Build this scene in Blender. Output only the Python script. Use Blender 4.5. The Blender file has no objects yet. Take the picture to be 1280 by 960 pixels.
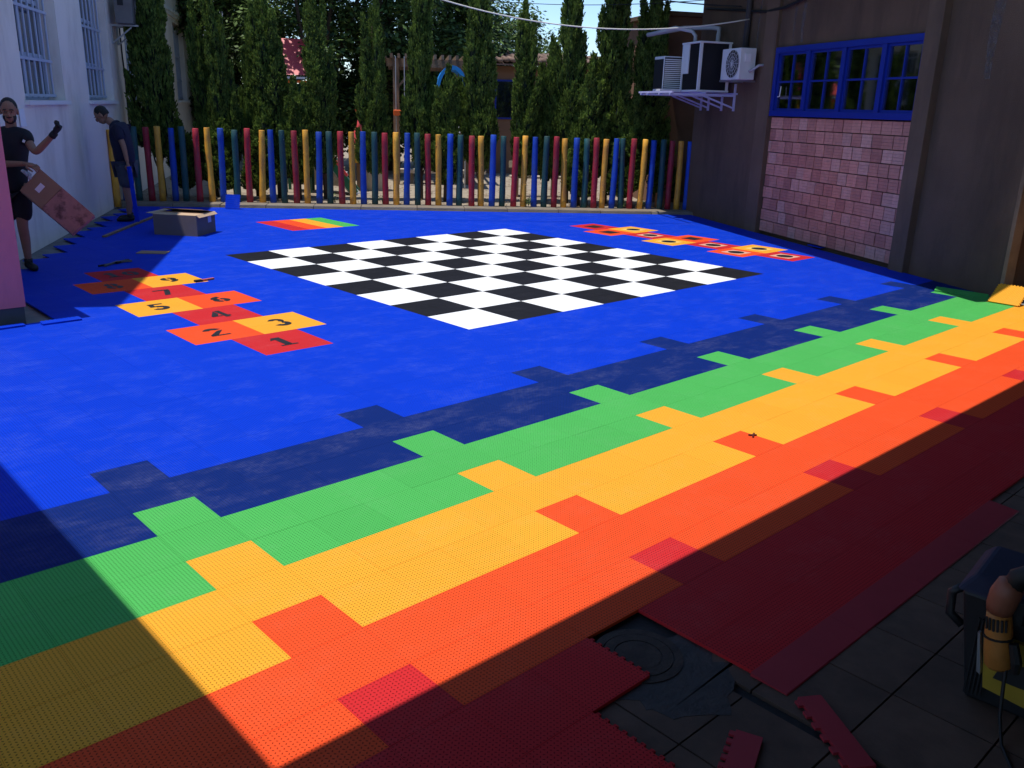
import bpy, bmesh, math, random
from mathutils import Vector, Matrix, Euler
random.seed(7)
R_=math.radians
T=0.3                                   # one floor tile, metres
scene=bpy.context.scene
COL=scene.collection
def S(r,g,b):
    f=lambda c:(c/255/12.92) if c/255<=.04045 else ((c/255+.055)/1.055)**2.4
    return (f(r),f(g),f(b),1)

# ------------------------------------------------------------------ camera
cam=bpy.data.cameras.new('camera'); camo=bpy.data.objects.new('camera',cam); COL.objects.link(camo)
cam.sensor_width=36; cam.lens=1092.537/1280*36; cam.clip_start=.05; cam.clip_end=2000
RX=((0.73402493,-0.67852371,0.02851278),(-0.18522504,-0.24041567,-0.95283367),(0.65337515,0.69412238,-0.30215067))
CX=(-16.25962*T,-19.20193*T,6.31054*T)
M=Matrix.Identity(4)
for i in range(3):
    M[i][0]=RX[0][i]; M[i][1]=-RX[1][i]; M[i][2]=-RX[2][i]; M[i][3]=CX[i]
camo.matrix_world=M
scene.camera=camo
# ------------------------------------------------------------------ light
SH_AZ=R_(-22.0); SH_K=0.25              # shadows fall this way, this long per metre of height
sun=bpy.data.lights.new('sun','SUN'); suno=bpy.data.objects.new('sun',sun); COL.objects.link(suno)
sun.energy=3.3; sun.angle=R_(.5); sun.color=(1,.955,.89)
suno.rotation_euler=Vector((SH_K*math.cos(SH_AZ),SH_K*math.sin(SH_AZ),-1)).to_track_quat('-Z','Y').to_euler()
suno.location=(0,0,20)
w=bpy.data.worlds.new('World'); scene.world=w; w.use_nodes=True
nt=w.node_tree; sky=nt.nodes.new('ShaderNodeTexSky'); sky.sky_type='NISHITA'; sky.sun_disc=False
sky.sun_elevation=math.atan(1/SH_K)
az=SH_AZ+math.pi                         # direction towards the sun, from +X
sky.sun_rotation=math.pi/2-az
sky.air_density=1.0; sky.dust_density=0; sky.ozone_density=6; sky.altitude=1000
nt.links.new(sky.outputs[0],nt.nodes['Background'].inputs[0]); nt.nodes['Background'].inputs[1].default_value=.135
scene.view_settings.view_transform='Standard'; scene.view_settings.look='None'
scene.view_settings.exposure=.5; scene.view_settings.gamma=1; scene.view_settings.use_curve_mapping=False
scene.cycles.max_bounces=8

# ------------------------------------------------------------------ materials
def newmat(name):
    m=bpy.data.materials.new(name); m.use_nodes=True
    return m,m.node_tree,m.node_tree.nodes['Principled BSDF']
class N:
    def __init__(s,nt): s.nt=nt
    def n(s,t,**k):
        x=s.nt.nodes.new(t)
        for a,b in k.items(): setattr(x,a,b)
        return x
    def L(s,a,b): s.nt.links.new(a,b)
    def math(s,op,a,b=None,c=None):
        x=s.nt.nodes.new('ShaderNodeMath'); x.operation=op
        for i,v in enumerate((a,b,c)):
            if v is None: continue
            if isinstance(v,(int,float)): x.inputs[i].default_value=v
            else: s.L(v,x.inputs[i])
        return x.outputs[0]
    def mix(s,fac,a,b):
        x=s.nt.nodes.new('ShaderNodeMix'); x.data_type='RGBA'
        for i,v in ((0,fac),(6,a),(7,b)):
            if isinstance(v,(int,float)): x.inputs[i].default_value=v
            elif isinstance(v,tuple): x.inputs[i].default_value=v
            else: s.L(v,x.inputs[i])
        return x.outputs[2]
    def noise(s,vec,scale,detail=4,rough=.6):
        x=s.nt.nodes.new('ShaderNodeTexNoise'); x.inputs['Scale'].default_value=scale; x.inputs['Detail'].default_value=detail; x.inputs['Roughness'].default_value=rough
        if vec is not None: s.L(vec,x.inputs['Vector'])
        return x.outputs[0]
    def ramp(s,f,lo,hi):
        x=s.nt.nodes.new('ShaderNodeMapRange'); x.inputs[1].default_value=lo; x.inputs[2].default_value=hi; s.L(f,x.inputs[0]); return x.outputs[0]
    def scale(s,vec,sc):
        x=s.nt.nodes.new('ShaderNodeVectorMath'); x.operation='MULTIPLY'; x.inputs[1].default_value=sc; s.L(vec,x.inputs[0]); return x.outputs[0]
    def bump(s,h,dist,strength,bs):
        x=s.nt.nodes.new('ShaderNodeBump'); x.inputs['Distance'].default_value=dist; x.inputs['Strength'].default_value=strength
        s.L(h,x.inputs['Height']); s.L(x.outputs[0],bs.inputs['Normal'])
def k(c,f): return (min(c[0]*f,1),min(c[1]*f,1),min(c[2]*f,1),1)
def mat(name,c,rough=.6,var=.15,scale=3.0,bump=0.0,bscale=60,metal=0,world=True,stain=None,stain_s=(1,1,.25),spec=.4,rand=0.0):
    m,t,b=newmat(name); q=N(t)
    pos=q.n('ShaderNodeNewGeometry').outputs['Position'] if world else q.n('ShaderNodeTexCoord').outputs['Object']
    f=q.noise(pos,scale)
    col=q.mix(f,k(c,1-var*1.6),k(c,1+var*1.6))
    if stain:
        f2=q.ramp(q.noise(q.scale(pos,stain_s),1.6,5,.65),.48,.68)
        col=q.mix(f2,col,stain)
    if rand:
        oi=q.n('ShaderNodeObjectInfo').outputs['Random']
        hv=q.n('ShaderNodeHueSaturation'); q.L(col,hv.inputs['Color']); q.L(q.math('MULTIPLY_ADD',oi,rand*2,1-rand),hv.inputs['Value']); col=hv.outputs[0]
    q.L(col,b.inputs['Base Color'])
    b.inputs['Roughness'].default_value=rough; b.inputs['Metallic'].default_value=metal; b.inputs['Specular IOR Level'].default_value=spec
    if bump: q.bump(q.noise(pos,bscale,3),bump,1,b)
    return m
def tile_mat(name,c,dust=(.3,.33,.5,1),damt=.25,holes=True,rough=.6,spec=.06):
    """perforated plastic floor tile: pitch T/20, slots alternating in direction, scuffs and dust"""
    m,t,b=newmat(name); q=N(t)
    pos=q.n('ShaderNodeNewGeometry').outputs['Position']
    sep=q.n('ShaderNodeSeparateXYZ'); q.L(pos,sep.inputs[0]); X,Y=sep.outputs[0],sep.outputs[1]
    # slight differences from tile to tile
    fx=q.math('FLOOR',q.math('DIVIDE',X,T)); fy=q.math('FLOOR',q.math('DIVIDE',Y,T))
    cb=q.n('ShaderNodeCombineXYZ'); q.L(fx,cb.inputs[0]); q.L(fy,cb.inputs[1])
    wn=q.n('ShaderNodeTexWhiteNoise',noise_dimensions='2D'); q.L(cb.outputs[0],wn.inputs['Vector'])
    hv=q.n('ShaderNodeHueSaturation'); hv.inputs['Color'].default_value=c
    q.L(q.math('MULTIPLY_ADD',wn.outputs[0],.05,.975),hv.inputs['Value']); col=hv.outputs[0]
    # scuffs: streaky dusty smudges
    d1=q.ramp(q.noise(q.scale(pos,(1.2,1.9,1)),2.1,6,.75),.48,.76)
    d2=q.noise(q.scale(pos,(22,34,1)),1.0,5,.75)
    d=q.math('MULTIPLY',q.math('MULTIPLY',d1,q.ramp(d2,.35,.75)),damt)
    d3=q.math('MULTIPLY',q.noise(pos,.55,3),damt*.05)
    col=q.mix(q.math('ADD',d,d3),col,dust)
    if holes:
        P=20/T
        gx=q.math('MULTIPLY',X,P); gy=q.math('MULTIPLY',Y,P)
        par=q.math('MODULO',q.math('ADD',q.math('FLOOR',gx),q.math('FLOOR',gy)),2.0)
        par=q.math('ABSOLUTE',par)
        lx=q.math('SUBTRACT',q.math('FRACT',gx),.5); ly=q.math('SUBTRACT',q.math('FRACT',gy),.5)
        rx=q.math('ADD',lx,ly); ry=q.math('SUBTRACT',lx,ly)
        # slot: long along one diagonal, narrow along the other, swapped by parity
        ax=q.math('MULTIPLY_ADD',par,1.6,1.5); ay=q.math('SUBTRACT',4.6,ax)
        e=q.math('SQRT',q.math('ADD',q.math('POWER',q.math('MULTIPLY',rx,ax),2.0),q.math('POWER',q.math('MULTIPLY',ry,ay),2.0)))
        hole=q.ramp(e,.72,.5)
        col=q.mix(q.math('MULTIPLY',hole,.82),col,k(c,.10))
        q.bump(hole,.002,-.6,b)
    q.L(col,b.inputs['Base Color']); b.inputs['Roughness'].default_value=rough; b.inputs['Specular IOR Level'].default_value=spec
    return m
def leaf_mat(name,dark,light,trans=.25,clump=False):
    m,t,b=newmat(name); q=N(t)
    g=q.n('ShaderNodeNewGeometry')
    f=q.math('POWER',g.outputs['Random Per Island'],1.4)
    n2=q.noise(g.outputs['Position'],2.2,2)
    f=q.math('MULTIPLY',f,q.math('MULTIPLY_ADD',n2,1.4,.3))
    if clump: f=q.math('ADD',q.math('MULTIPLY',f,.45),q.math('MULTIPLY',q.ramp(q.noise(g.outputs['Position'],6.5,3),.38,.68),.55))
    col=q.mix(f,dark,light); q.L(col,b.inputs['Base Color']); b.inputs['Roughness'].default_value=.55; b.inputs['Specular IOR Level'].default_value=.25
    tr=q.n('ShaderNodeBsdfTranslucent'); q.L(col,tr.inputs[0]); mx=q.n('ShaderNodeMixShader'); mx.inputs[0].default_value=trans
    out=t.nodes['Material Output']; q.L(b.outputs[0],mx.inputs[1]); q.L(tr.outputs[0],mx.inputs[2]); q.L(mx.outputs[0],out.inputs[0])
    return m
def clear_glass(name):
    m,t,b=newmat(name); q=N(t); t.nodes.remove(b)
    tr=q.n('ShaderNodeBsdfTransparent'); tr.inputs[0].default_value=(.75,.8,.8,1); gl=q.n('ShaderNodeBsdfGlossy'); gl.inputs['Roughness'].default_value=.04
    fz=q.n('ShaderNodeFresnel'); fz.inputs[0].default_value=1.6; mx=q.n('ShaderNodeMixShader'); q.L(q.math('MULTIPLY_ADD',fz.outputs[0],.85,.26),mx.inputs[0]); q.L(tr.outputs[0],mx.inputs[1]); q.L(gl.outputs[0],mx.inputs[2]); q.L(mx.outputs[0],t.nodes['Material Output'].inputs[0]); return m
def glass_mat(name,c=(.02,.025,.03,1)):
    m,t,b=newmat(name); q=N(t)
    n2=q.noise(q.n('ShaderNodeNewGeometry').outputs['Position'],.9,3)
    q.L(q.mix(n2,k(c,.5),k(c,1.8)),b.inputs['Base Color']); b.inputs['Roughness'].default_value=.06; b.inputs['Specular IOR Level'].default_value=.6
    return m

BLUE=(.0008,.036,.50,1); NAVY=(.002,.017,.135,1); GREEN=(.07,.40,.085,1); YEL=(.78,.345,.028,1); ORA=(.76,.075,.018,1); RED=(.52,.022,.025,1)
MT={'blue':tile_mat('blue plastic tile',BLUE,(.12,.19,.60,1),.40),
    'navy':tile_mat('navy plastic tile',NAVY,(.16,.17,.29,1),.55),
    'green':tile_mat('green plastic tile',GREEN,(.3,.5,.3,1),.2),
    'yellow':tile_mat('yellow plastic tile',YEL,(.8,.5,.2,1),.2),
    'orange':tile_mat('orange plastic tile',ORA,(.75,.2,.12,1),.2),
    'red':tile_mat('red plastic tile',RED,(.55,.16,.16,1),.3),
    'white':tile_mat('white plastic tile',(.83,.83,.81,1),(.7,.7,.68,1),.2),
    'black':tile_mat('black plastic tile',(.014,.014,.017,1),(.07,.07,.08,1),.35)}
M_ramp=mat('red ramp plastic',(.36,.03,.04,1),.5,.08,6,spec=.15)
M_black=mat('black paint',(.012,.012,.013,1),.5)
M_pale=mat('pale print',(.66,.36,.26,1),.5,.05)
M_pale2=mat('pale yellow print',(.8,.52,.13,1),.5,.05)
M_conc=mat('concrete ground',(.2,.19,.175,1),.9,.2,1.5,.004,40,stain=(.11,.105,.1,1),stain_s=(1,1,1))
M_slab=mat('grey cement slab',(.115,.066,.042,1),.85,.28,9,.0015,90,stain=(.075,.044,.028,1),stain_s=(1.6,1.6,1),rand=.10)
M_joint=mat('dark joint dirt',(.03,.028,.026,1),.95,.3,20,.003,80)
M_sand=mat('pale sand',(.33,.275,.205,1),.95,.22,1.6,.012,25,stain=(.20,.155,.11,1),stain_s=(1,1,1))
M_kerb=mat('kerb concrete',(.19,.155,.115,1),.9,.3,5,.006,50,stain=(.2,.18,.15,1),stain_s=(1,1,1))
M_white=mat('whitewashed plaster',(.84,.76,.68,1),.9,.05,1.4,.003,110,stain=(.70,.62,.54,1),stain_s=(1.2,1.2,.5))
M_trim=mat('white painted trim',(.75,.74,.72,1),.7,.05,2)
M_grey=mat('dark roughcast plaster',(.130,.080,.050,1),.95,.24,1.4,.006,130,stain=(.088,.055,.036,1),stain_s=(1.3,1.3,.3))
M_greyp=mat('pilaster plaster',(.150,.096,.062,1),.95,.22,1.6,.006,130,stain=(.108,.070,.047,1),stain_s=(1.3,1.3,.3))
M_ceil=mat('bounce cutting dark ceiling',(.06,.045,.035,1),.9,.2,4)  # unseen ceiling coloured dark to cut bounced light under the veranda
M_runs=mat('lime run marks',(.17,.15,.14,1),.95,.3,6,.003,90)
_t=M_runs.node_tree; _q=N(_t); _q.L(_q.ramp(_q.noise(_q.n('ShaderNodeNewGeometry').outputs['Position'],14,5,.7),.30,.85),_t.nodes['Principled BSDF'].inputs['Alpha'])
M_bframe=mat('blue painted frame',(.004,.022,.26,1),.45,.12,4)
M_glass=clear_glass('window glass'); M_glass2=glass_mat('dusty glass',(.06,.075,.085,1))
M_pleat=mat('white pleats',(.8,.8,.82,1),.9,.1,8)
M_bars=mat('pale blue grille paint',(.45,.5,.62,1),.5,.1,6)
M_pink=mat('pink wall paint',(.80,.20,.24,1),.85,.06,1.2,.002,120,stain=(.70,.17,.21,1),stain_s=(1,1,.3))
M_plinth=mat('dark plinth paint',(.07,.075,.09,1),.85,.2,3,.003,80)
BR=[mat('clay block a',(.53,.235,.18,1),.9,.2,14,.002,120,rand=.10),mat('clay block b',(.60,.275,.21,1),.9,.2,14,.002,120,rand=.10),mat('clay block c',(.61,.33,.265,1),.9,.2,14,.002,120,rand=.10),mat('clay block d',(.46,.19,.15,1),.9,.2,14,.002,120,rand=.10)]
M_brjoint=mat('brown mortar',(.15,.085,.07,1),.95,.3,16)  # dark brown mortar between the clay blocks
M_metalw=mat('white enamel',(.72,.72,.72,1),.4,.05,3); M_darkac=mat('dark grey enamel',(.16,.15,.145,1),.6,.2,4); M_lilac=mat('pale lilac bracket paint',(.52,.52,.72,1),.45,.08,4)  # white enamel, and a dark grey one for the units on the school wall
M_dgrey=mat('dark coil fins',(.016,.016,.02,1),.55,.3,40); M_steel=mat('galvanised steel',(.4,.4,.42,1),.35,.12,5,metal=.7)
M_pvc=mat('grey pvc pipe',(.4,.4,.42,1),.5,.08,3)
POST={'red':mat('red post paint',(.36,.018,.035,1),.62,.22,7,.002,40,stain=(.27,.05,.05,1),stain_s=(5,5,2),rand=.16),'yellow':mat('yellow post paint',(.84,.385,.04,1),.55,.2,7,.002,40,stain=(.58,.25,.05,1),stain_s=(5,5,2),rand=.16),
      'blue':mat('blue post paint',(.006,.06,.42,1),.62,.2,7,.002,40,stain=(.03,.08,.30,1),stain_s=(5,5,2),rand=.16),'green':mat('dark green post paint',(.012,.072,.075,1),.62,.22,7,.002,40,stain=(.04,.08,.07,1),stain_s=(5,5,2),rand=.2)}
M_bark=mat('bark',(.07,.048,.033,1),.95,.3,14,.01,30)
M_cyp=leaf_mat('cypress sprays',(.020,.050,.012,1),(.27,.39,.07,1),.38,clump=True)
M_cypcore=mat('cypress shade core',(.009,.020,.008,1),.95,.4,9)  # near-black core, stands in for the shade between the sprays
M_brd=leaf_mat('broad leaves',(.012,.028,.012,1),(.17,.27,.07,1),.3)
M_card=mat('brown cardboard',(.33,.21,.125,1),.85,.1,5); M_cardp=mat('pinkish printed cardboard',(.46,.235,.19,1),.85,.16,10,stain=(.16,.08,.07,1),stain_s=(7,7,7))
M_cardin=mat('carton top flaps',(.50,.35,.22,1),.85,.08,5)
M_skin=mat('tan skin',(.29,.145,.09,1),.55,.08,12); M_shirtk=mat('black shirt cloth',(.012,.012,.016,1),.85,.2,8); M_shirtn=mat('navy shirt cloth',(.012,.013,.035,1),.85,.2,8)
M_shortsk=mat('black shorts cloth',(.011,.011,.014,1),.85,.2,8); M_shortsg=mat('grey shorts cloth',(.055,.06,.08,1),.85,.2,8)
M_hair=mat('dark hair',(.008,.007,.006,1),.6,.3,30); M_shoe=mat('black shoe',(.012,.012,.012,1),.6); M_glove=mat('black work glove',(.012,.012,.013,1),.7)
M_eye=mat('eye white',(.3,.28,.26,1),.3,.02); M_mouth=mat('lips',(.22,.08,.07,1),.5)
M_wood=mat('weathered timber',(.26,.165,.10,1),.85,.25,6,.003,30,stain=(.12,.07,.04,1),stain_s=(3,3,.6)); M_paleW=mat('pale plank',(.55,.47,.36,1),.8,.12,6)
M_roof=mat('clay roof tile',(.20,.13,.10,1),.9,.3,4,rand=.2); M_brown=mat('brown plaster',(.22,.12,.075,1),.9,.2,2)
M_rplast=mat('red play plastic',(.62,.07,.075,1),.45,.06,2); M_oplast=mat('orange play plastic',(.7,.12,.02,1),.45,.06,2); M_yplast=mat('yellow play plastic',(.72,.42,.05,1),.45,.06,2)
M_gplast=mat('green play plastic',(.015,.10,.06,1),.45,.1,2); M_cblue=mat('light blue canvas',(.02,.27,.75,1),.7,.05,2); M_greysl=mat('grey slide bed',(.5,.52,.53,1),.4,.06,2)
M_tool=mat('black toolbox plastic',(.012,.012,.014,1),.5,.2,10); M_toolt=mat('dark blue lid cloth',(.02,.023,.05,1),.8,.2,10); M_toily=mat('yellow toolbox label',(.36,.235,.02,1),.55,.2,8)
M_power=mat('orange power tool shell',(.42,.16,.03,1),.5,.2,14); M_power2=mat('brown red tool head',(.22,.075,.04,1),.5,.2,14)
M_cable=mat('black cable',(.01,.01,.01,1),.6); M_wirew=mat('white wire',(.7,.68,.6,1),.6,.05)
M_paper=mat('white paper',(.8,.8,.82,1),.8,.03)

# ------------------------------------------------------------------ mesh helpers
class MB:
    def __init__(s): s.v=[]; s.f=[]; s.m=[]; s.smooth=False
    def face(s,pts,mi=0):
        i=len(s.v); s.v+= [tuple(p) for p in pts]; s.f.append(tuple(range(i,i+len(pts)))); s.m.append(mi)
    def hexa(s,c,mi=0):                      # 8 corners, bottom ring then top ring
        i=len(s.v); s.v+=[tuple(p) for p in c]
        for q in ((3,2,1,0),(4,5,6,7),(0,1,5,4),(1,2,6,5),(2,3,7,6),(3,0,4,7)): s.f.append(tuple(i+a for a in q)); s.m.append(mi)
    def box(s,x0,y0,z0,x1,y1,z1,mi=0):
        s.hexa([(x0,y0,z0),(x1,y0,z0),(x1,y1,z0),(x0,y1,z0),(x0,y0,z1),(x1,y0,z1),(x1,y1,z1),(x0,y1,z1)],mi); return s
    def bar(s,a,b,w,h,mi=0,up=(0,0,1)):      # square bar from a to b
        a=Vector(a); b=Vector(b); d=(b-a).normalized(); u=Vector(up)
        if abs(d.dot(u))>.98: u=Vector((1,0,0))
        x=d.cross(u).normalized()*w/2; y=x.cross(d).normalized()*h/2
        s.hexa([a-x-y,a+x-y,b+x-y,b-x-y,a-x+y,a+x+y,b+x+y,b-x+y],mi); return s
    def prism(s,poly,z0,z1,mi=0):
        n=len(poly); i=len(s.v)
        s.v+=[(p[0],p[1],z0) for p in poly]+[(p[0],p[1],z1) for p in poly]
        s.f.append(tuple(i+n+a for a in range(n))); s.m.append(mi)
        s.f.append(tuple(i+a for a in reversed(range(n)))); s.m.append(mi)
        for a in range(n):
            b=(a+1)%n; s.f.append((i+a,i+b,i+n+b,i+n+a)); s.m.append(mi)
        return s
    def tube(s,pts,r,n=8,mi=0,caps=True,squash=1.0):
        pts=[Vector(p) for p in pts]; rs=r if isinstance(r,(list,tuple)) else [r]*len(pts)
        i0=len(s.v); up=None
        for j,p in enumerate(pts):
            d=(pts[min(j+1,len(pts)-1)]-pts[max(j-1,0)]).normalized()
            if up is None:
                up=Vector((0,0,1)) if abs(d.z)<.9 else Vector((1,0,0))
            x=d.cross(up).normalized(); y=x.cross(d).normalized(); up=y
            for a in range(n):
                t=2*math.pi*a/n; s.v.append(tuple(p+x*math.cos(t)*rs[j]+y*math.sin(t)*rs[j]*squash))
        for j in range(len(pts)-1):
            for a in range(n):
                b=(a+1)%n; s.f.append((i0+j*n+a,i0+(j+1)*n+a,i0+(j+1)*n+b,i0+j*n+b)); s.m.append(mi)
        if caps:
            s.f.append(tuple(i0+a for a in range(n))); s.m.append(mi)
            e=i0+(len(pts)-1)*n; s.f.append(tuple(e+a for a in reversed(range(n)))); s.m.append(mi)
        return s
    def mesh(s,name,mats,smooth=False):
        me=bpy.data.meshes.new(name); me.from_pydata(s.v,[],s.f)
        for m in (mats if isinstance(mats,(list,tuple)) else [mats]): me.materials.append(m)
        me.polygons.foreach_set('material_index',s.m)
        if smooth: me.polygons.foreach_set('use_smooth',[True]*len(s.f))
        bm=bmesh.new(); bm.from_mesh(me); bmesh.ops.recalc_face_normals(bm,faces=bm.faces); bm.to_mesh(me); bm.free()
        me.update(); return me
    def build(s,name,mats,parent=None,smooth=False,bevel=0,**k):
        me=s.mesh(name,mats,smooth); o=link(name,me,parent,**k)
        if bevel:
            bv=o.modifiers.new('bevel','BEVEL'); bv.width=bevel; bv.segments=2; bv.limit_method='ANGLE'
        return o
def link(name,data,parent=None,loc=None,rot=None,label=None,cat=None,group=None,kind=None):
    o=bpy.data.objects.new(name,data); COL.objects.link(o)
    if parent: o.parent=parent
    if loc is not None: o.location=loc
    if rot is not None: o.rotation_euler=rot
    if label: o['label']=label
    if cat: o['category']=cat
    if group: o['group']=group
    if kind: o['kind']=kind
    return o
def thing(name,loc=(0,0,0),rz=0,label=None,cat=None,group=None,kind=None):
    return link(name,None,None,loc,(0,0,rz),label,cat,group,kind)
def struct(name,mb,m,label=None,**k): return mb.build(name,m,kind='structure',label=label,**k)

# local frames of the two walls and the fence (origin, angle)
LO=Vector((-6.52211*T,20.33035*T,0)); LA=R_(59.6608)      # school wall: +x along the wall away from camera, -y out into the yard
RO=Vector((19.51407*T,-7.69385*T,0)); RA=R_(62.3495)      # right-hand wall: +x away from camera, +y out into the yard
FO=Vector((4.73595*T,35.85738*T,0)); FA=R_(-36.2586)      # fence: +x to the right, +y behind
def rot2(a,x,y): return (x*math.cos(a)-y*math.sin(a),x*math.sin(a)+y*math.cos(a))
def Fp(x,y,z=0): a=rot2(FA,x,y); return Vector((FO.x+a[0],FO.y+a[1],z))
def Rp(x,y,z=0): a=rot2(RA,x,y); return Vector((RO.x+a[0],RO.y+a[1],z))
def Lp(x,y,z=0): a=rot2(LA,x,y); return Vector((LO.x+a[0],LO.y+a[1],z))

# ================================================================== SETTING
g=MB(); g.face([(-300,-300,-.034),(300,-300,-.034),(300,300,-.034),(-300,300,-.034)])
struct('ground',g,M_conc,'wide grey concrete ground under the yard')
# pale sand of the playground beyond the fence
g=MB(); n=24
for i in range(n):
    for j in range(n):
        pts=[]
        for a,b in ((i,j),(i+1,j),(i+1,j+1),(i,j+1)):
            x=-6+26*a/n; y=.10+26*b/n
            z=.02+(0 if b==0 else .03*math.sin(x*1.3+y*.7)*math.cos(y*.9)+.015*math.sin(x*4.1+y*3.3))
            pts.append(Fp(x,y,z))
        g.face(pts)
struct('sand_ground',g,M_sand,'pale sandy playground ground behind the painted post fence')
# kerb under the fence
kb=thing('kerb',FO,FA,'low rough concrete kerb running under the coloured post fence',None,None,'structure')
x=-1.4
while x<11.6:
    wv=random.uniform(.8,1.1); m=MB(); j=lambda:random.uniform(-.006,.006)
    m.hexa([(x+.004,-.42+j(),-.03),(x+wv-.004,-.42+j(),-.03),(x+wv-.004,.10,-.03),(x+.004,.10,-.03),(x+.004,-.40+j(),.052+j()),(x+wv-.004,-.40+j(),.052+j()),(x+wv-.004,.10,.055),(x+.004,.10,.055)])
    m.build('kerb_stone',M_kerb,kb,bevel=.008); x+=wv

# ------------------------------------------------------------------ modular floor
def inside(poly,p):   # convex, ccw half planes
    return all(a*p[0]+b*p[1]<=c+1e-6 for a,b,c in poly)
def clip(cell,planes):
    pts=cell
    for a,b,c in planes:
        out=[]
        for i in range(len(pts)):
            p=pts[i]; q=pts[(i+1)%len(pts)]; dp=a*p[0]+b*p[1]-c; dq=a*q[0]+b*q[1]-c
            if dp<=0: out.append(p)
            if dp*dq<0:
                t=dp/(dp-dq); out.append((p[0]+(q[0]-p[0])*t,p[1]+(q[1]-p[1])*t))
        pts=out
        if len(pts)<3: return []
    return pts
def halfplane(O,ang,off,side):
    """points (metres) with side*(local y) >= side*off ; returned as a,b,c for a x+b y<=c, in tiles"""
    nx,ny=-math.sin(ang),math.cos(ang); c=nx*O.x+ny*O.y+off
    return (-side*nx,-side*ny,-side*c/T)
P_right=halfplane(RO,RA,.06,1)
P_far=halfplane(FO,FA,-.455,-1)
P_left=halfplane(LO,LA,-.05,-1)
def colour(i,j):
    if 0<=i<16 and 0<=j<16: return 'chess'
    for (a,b,c) in HOP1+HOP2:
        if a<=i<a+2 and b<=j<b+2: return 'hop'
    if 6<=i<10 and 21<=j<25: return 'rain'
    tab=(i-3)%5==0
    if j>=-4 or (j==-5 and not tab): return 'blue'
    if j==-5 or j==-6 or (j==-7 and not tab): return 'navy'
    if j==-7 or j==-8 or (j==-9 and not tab): return 'green'
    if j==-9 or j==-10 or (j==-11 and not tab): return 'yellow'
    if j==-11 or j==-12 or (j==-13 and not tab): return 'orange'
    return 'red'
HOP1=[(-6,1,'red'),(-7,3,'orange'),(-5,3,'yellow'),(-6,5,'red'),(-7,7,'yellow'),(-5,7,'orange'),(-6,9,'red'),(-7,11,'orange'),(-5,11,'yellow'),(-6,13,'red')]
HOP2=[(20,1,'red'),(19,3,'orange'),(21,3,'yellow'),(20,5,'red'),(19,7,'yellow'),(21,7,'orange'),(20,9,'red'),(19,11,'orange'),(21,11,'yellow'),(20,13,'red')]
def tile_mb(wx=1,wy=1,t=.014,g=.0003,bv=.0008):
    m=MB()
    for a in range(wx):
        for b in range(wy):
            x0=a*T+g; y0=b*T+g; x1=(a+1)*T-g; y1=(b+1)*T-g
            i=len(m.v)
            m.v+=[(x0,y0,-t),(x1,y0,-t),(x1,y1,-t),(x0,y1,-t),(x0,y0,-bv),(x1,y0,-bv),(x1,y1,-bv),(x0,y1,-bv),(x0+bv,y0+bv,0),(x1-bv,y0+bv,0),(x1-bv,y1-bv,0),(x0+bv,y1-bv,0)]
            for r in (0,4):
                for q in range(4):
                    w_=(q+1)%4; m.f.append((i+r+q,i+r+w_,i+r+4+w_,i+r+4+q)); m.m.append(0)
            m.f.append((i+8,i+9,i+10,i+11)); m.m.append(0)
    return m
TM={c:tile_mb().mesh('tile_'+c,MT[c]) for c in ('blue','navy','green','yellow','orange','red')}
cells={c:[] for c in TM}; cut={c:[] for c in TM}
CT=(-16.26,-19.2)
for i in range(-17,36):
    for j in range(-19,38):
        cell=[(i,j),(i+1,j),(i+1,j+1),(i,j+1)]
        c=colour(i,j)
        if c not in TM: continue
        # near and left limits of the laid floor
        if i<-9 and j>=8: continue
        if c=='red':
            if j<-15 and i>=-10: continue
            if j==-15 and i>=-10 and i<-8: continue
            if j==-14 and i==-9: continue
            if j<-17: continue
        if not all(inside([P_left],p) for p in cell): continue
        if c=='red' and j==-15 and i>=-8:
            cell=[(i,-14.75),(i+1,-14.75),(i+1,-14),(i,-14)]; cut[c].append(cell); continue
        if all(inside([P_right,P_far],p) for p in cell): cells[c].append((i,j))
        else:
            q=clip(cell,[P_right,P_far])
            if len(q)>=3: cut[c].append(q)
FLOOR_LABEL={'blue':'bright blue perforated tile field around the chessboard','navy':'navy blue band of floor tiles between the blue field and the green band','green':'green band of floor tiles with square tabs into the navy','yellow':'yellow band of floor tiles between the green and orange bands','orange':'orange red band of floor tiles beside the yellow band','red':'dark red tile area in the shade along the patio edge'}
for c in TM:
    root=thing(c+'_tile_floor',(0,0,0),0,FLOOR_LABEL[c],None,None,'structure')
    vis=lambda p:((p[0]-CT[0])**2+(p[1]-CT[1])**2)+ (1e6 if (p[0]+.5-CT[0])*.653+(p[1]+.5-CT[1])*.694<3 or abs((p[0]+.5-CT[0])*.734-(p[1]+.5-CT[1])*.679)>.62*((p[0]+.5-CT[0])*.653+(p[1]+.5-CT[1])*.694)+1 else 0)
    cs=sorted(cells[c],key=vis)
    for (i,j) in cs[:300]:
        link('tile',TM[c],root,(i*T,j*T,random.uniform(-.0003,.0003)),(random.gauss(0,.00025),random.gauss(0,.00025),0))
    rest=MB(); base=tile_mb()
    for (i,j) in cs[300:]:
        o=len(rest.v); dz=random.uniform(-.0006,.0006); rest.v+=[(a+i*T,b+j*T,z+dz) for a,b,z in base.v]; rest.f+=[tuple(o+q for q in f) for f in base.f]; rest.m+=base.m
    for q in cut[c]: rest.prism([(p[0]*T,p[1]*T) for p in q],-.014,-.0004)
    if rest.f: rest.build('tile_field',MT[c],root,kind='stuff')

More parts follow.
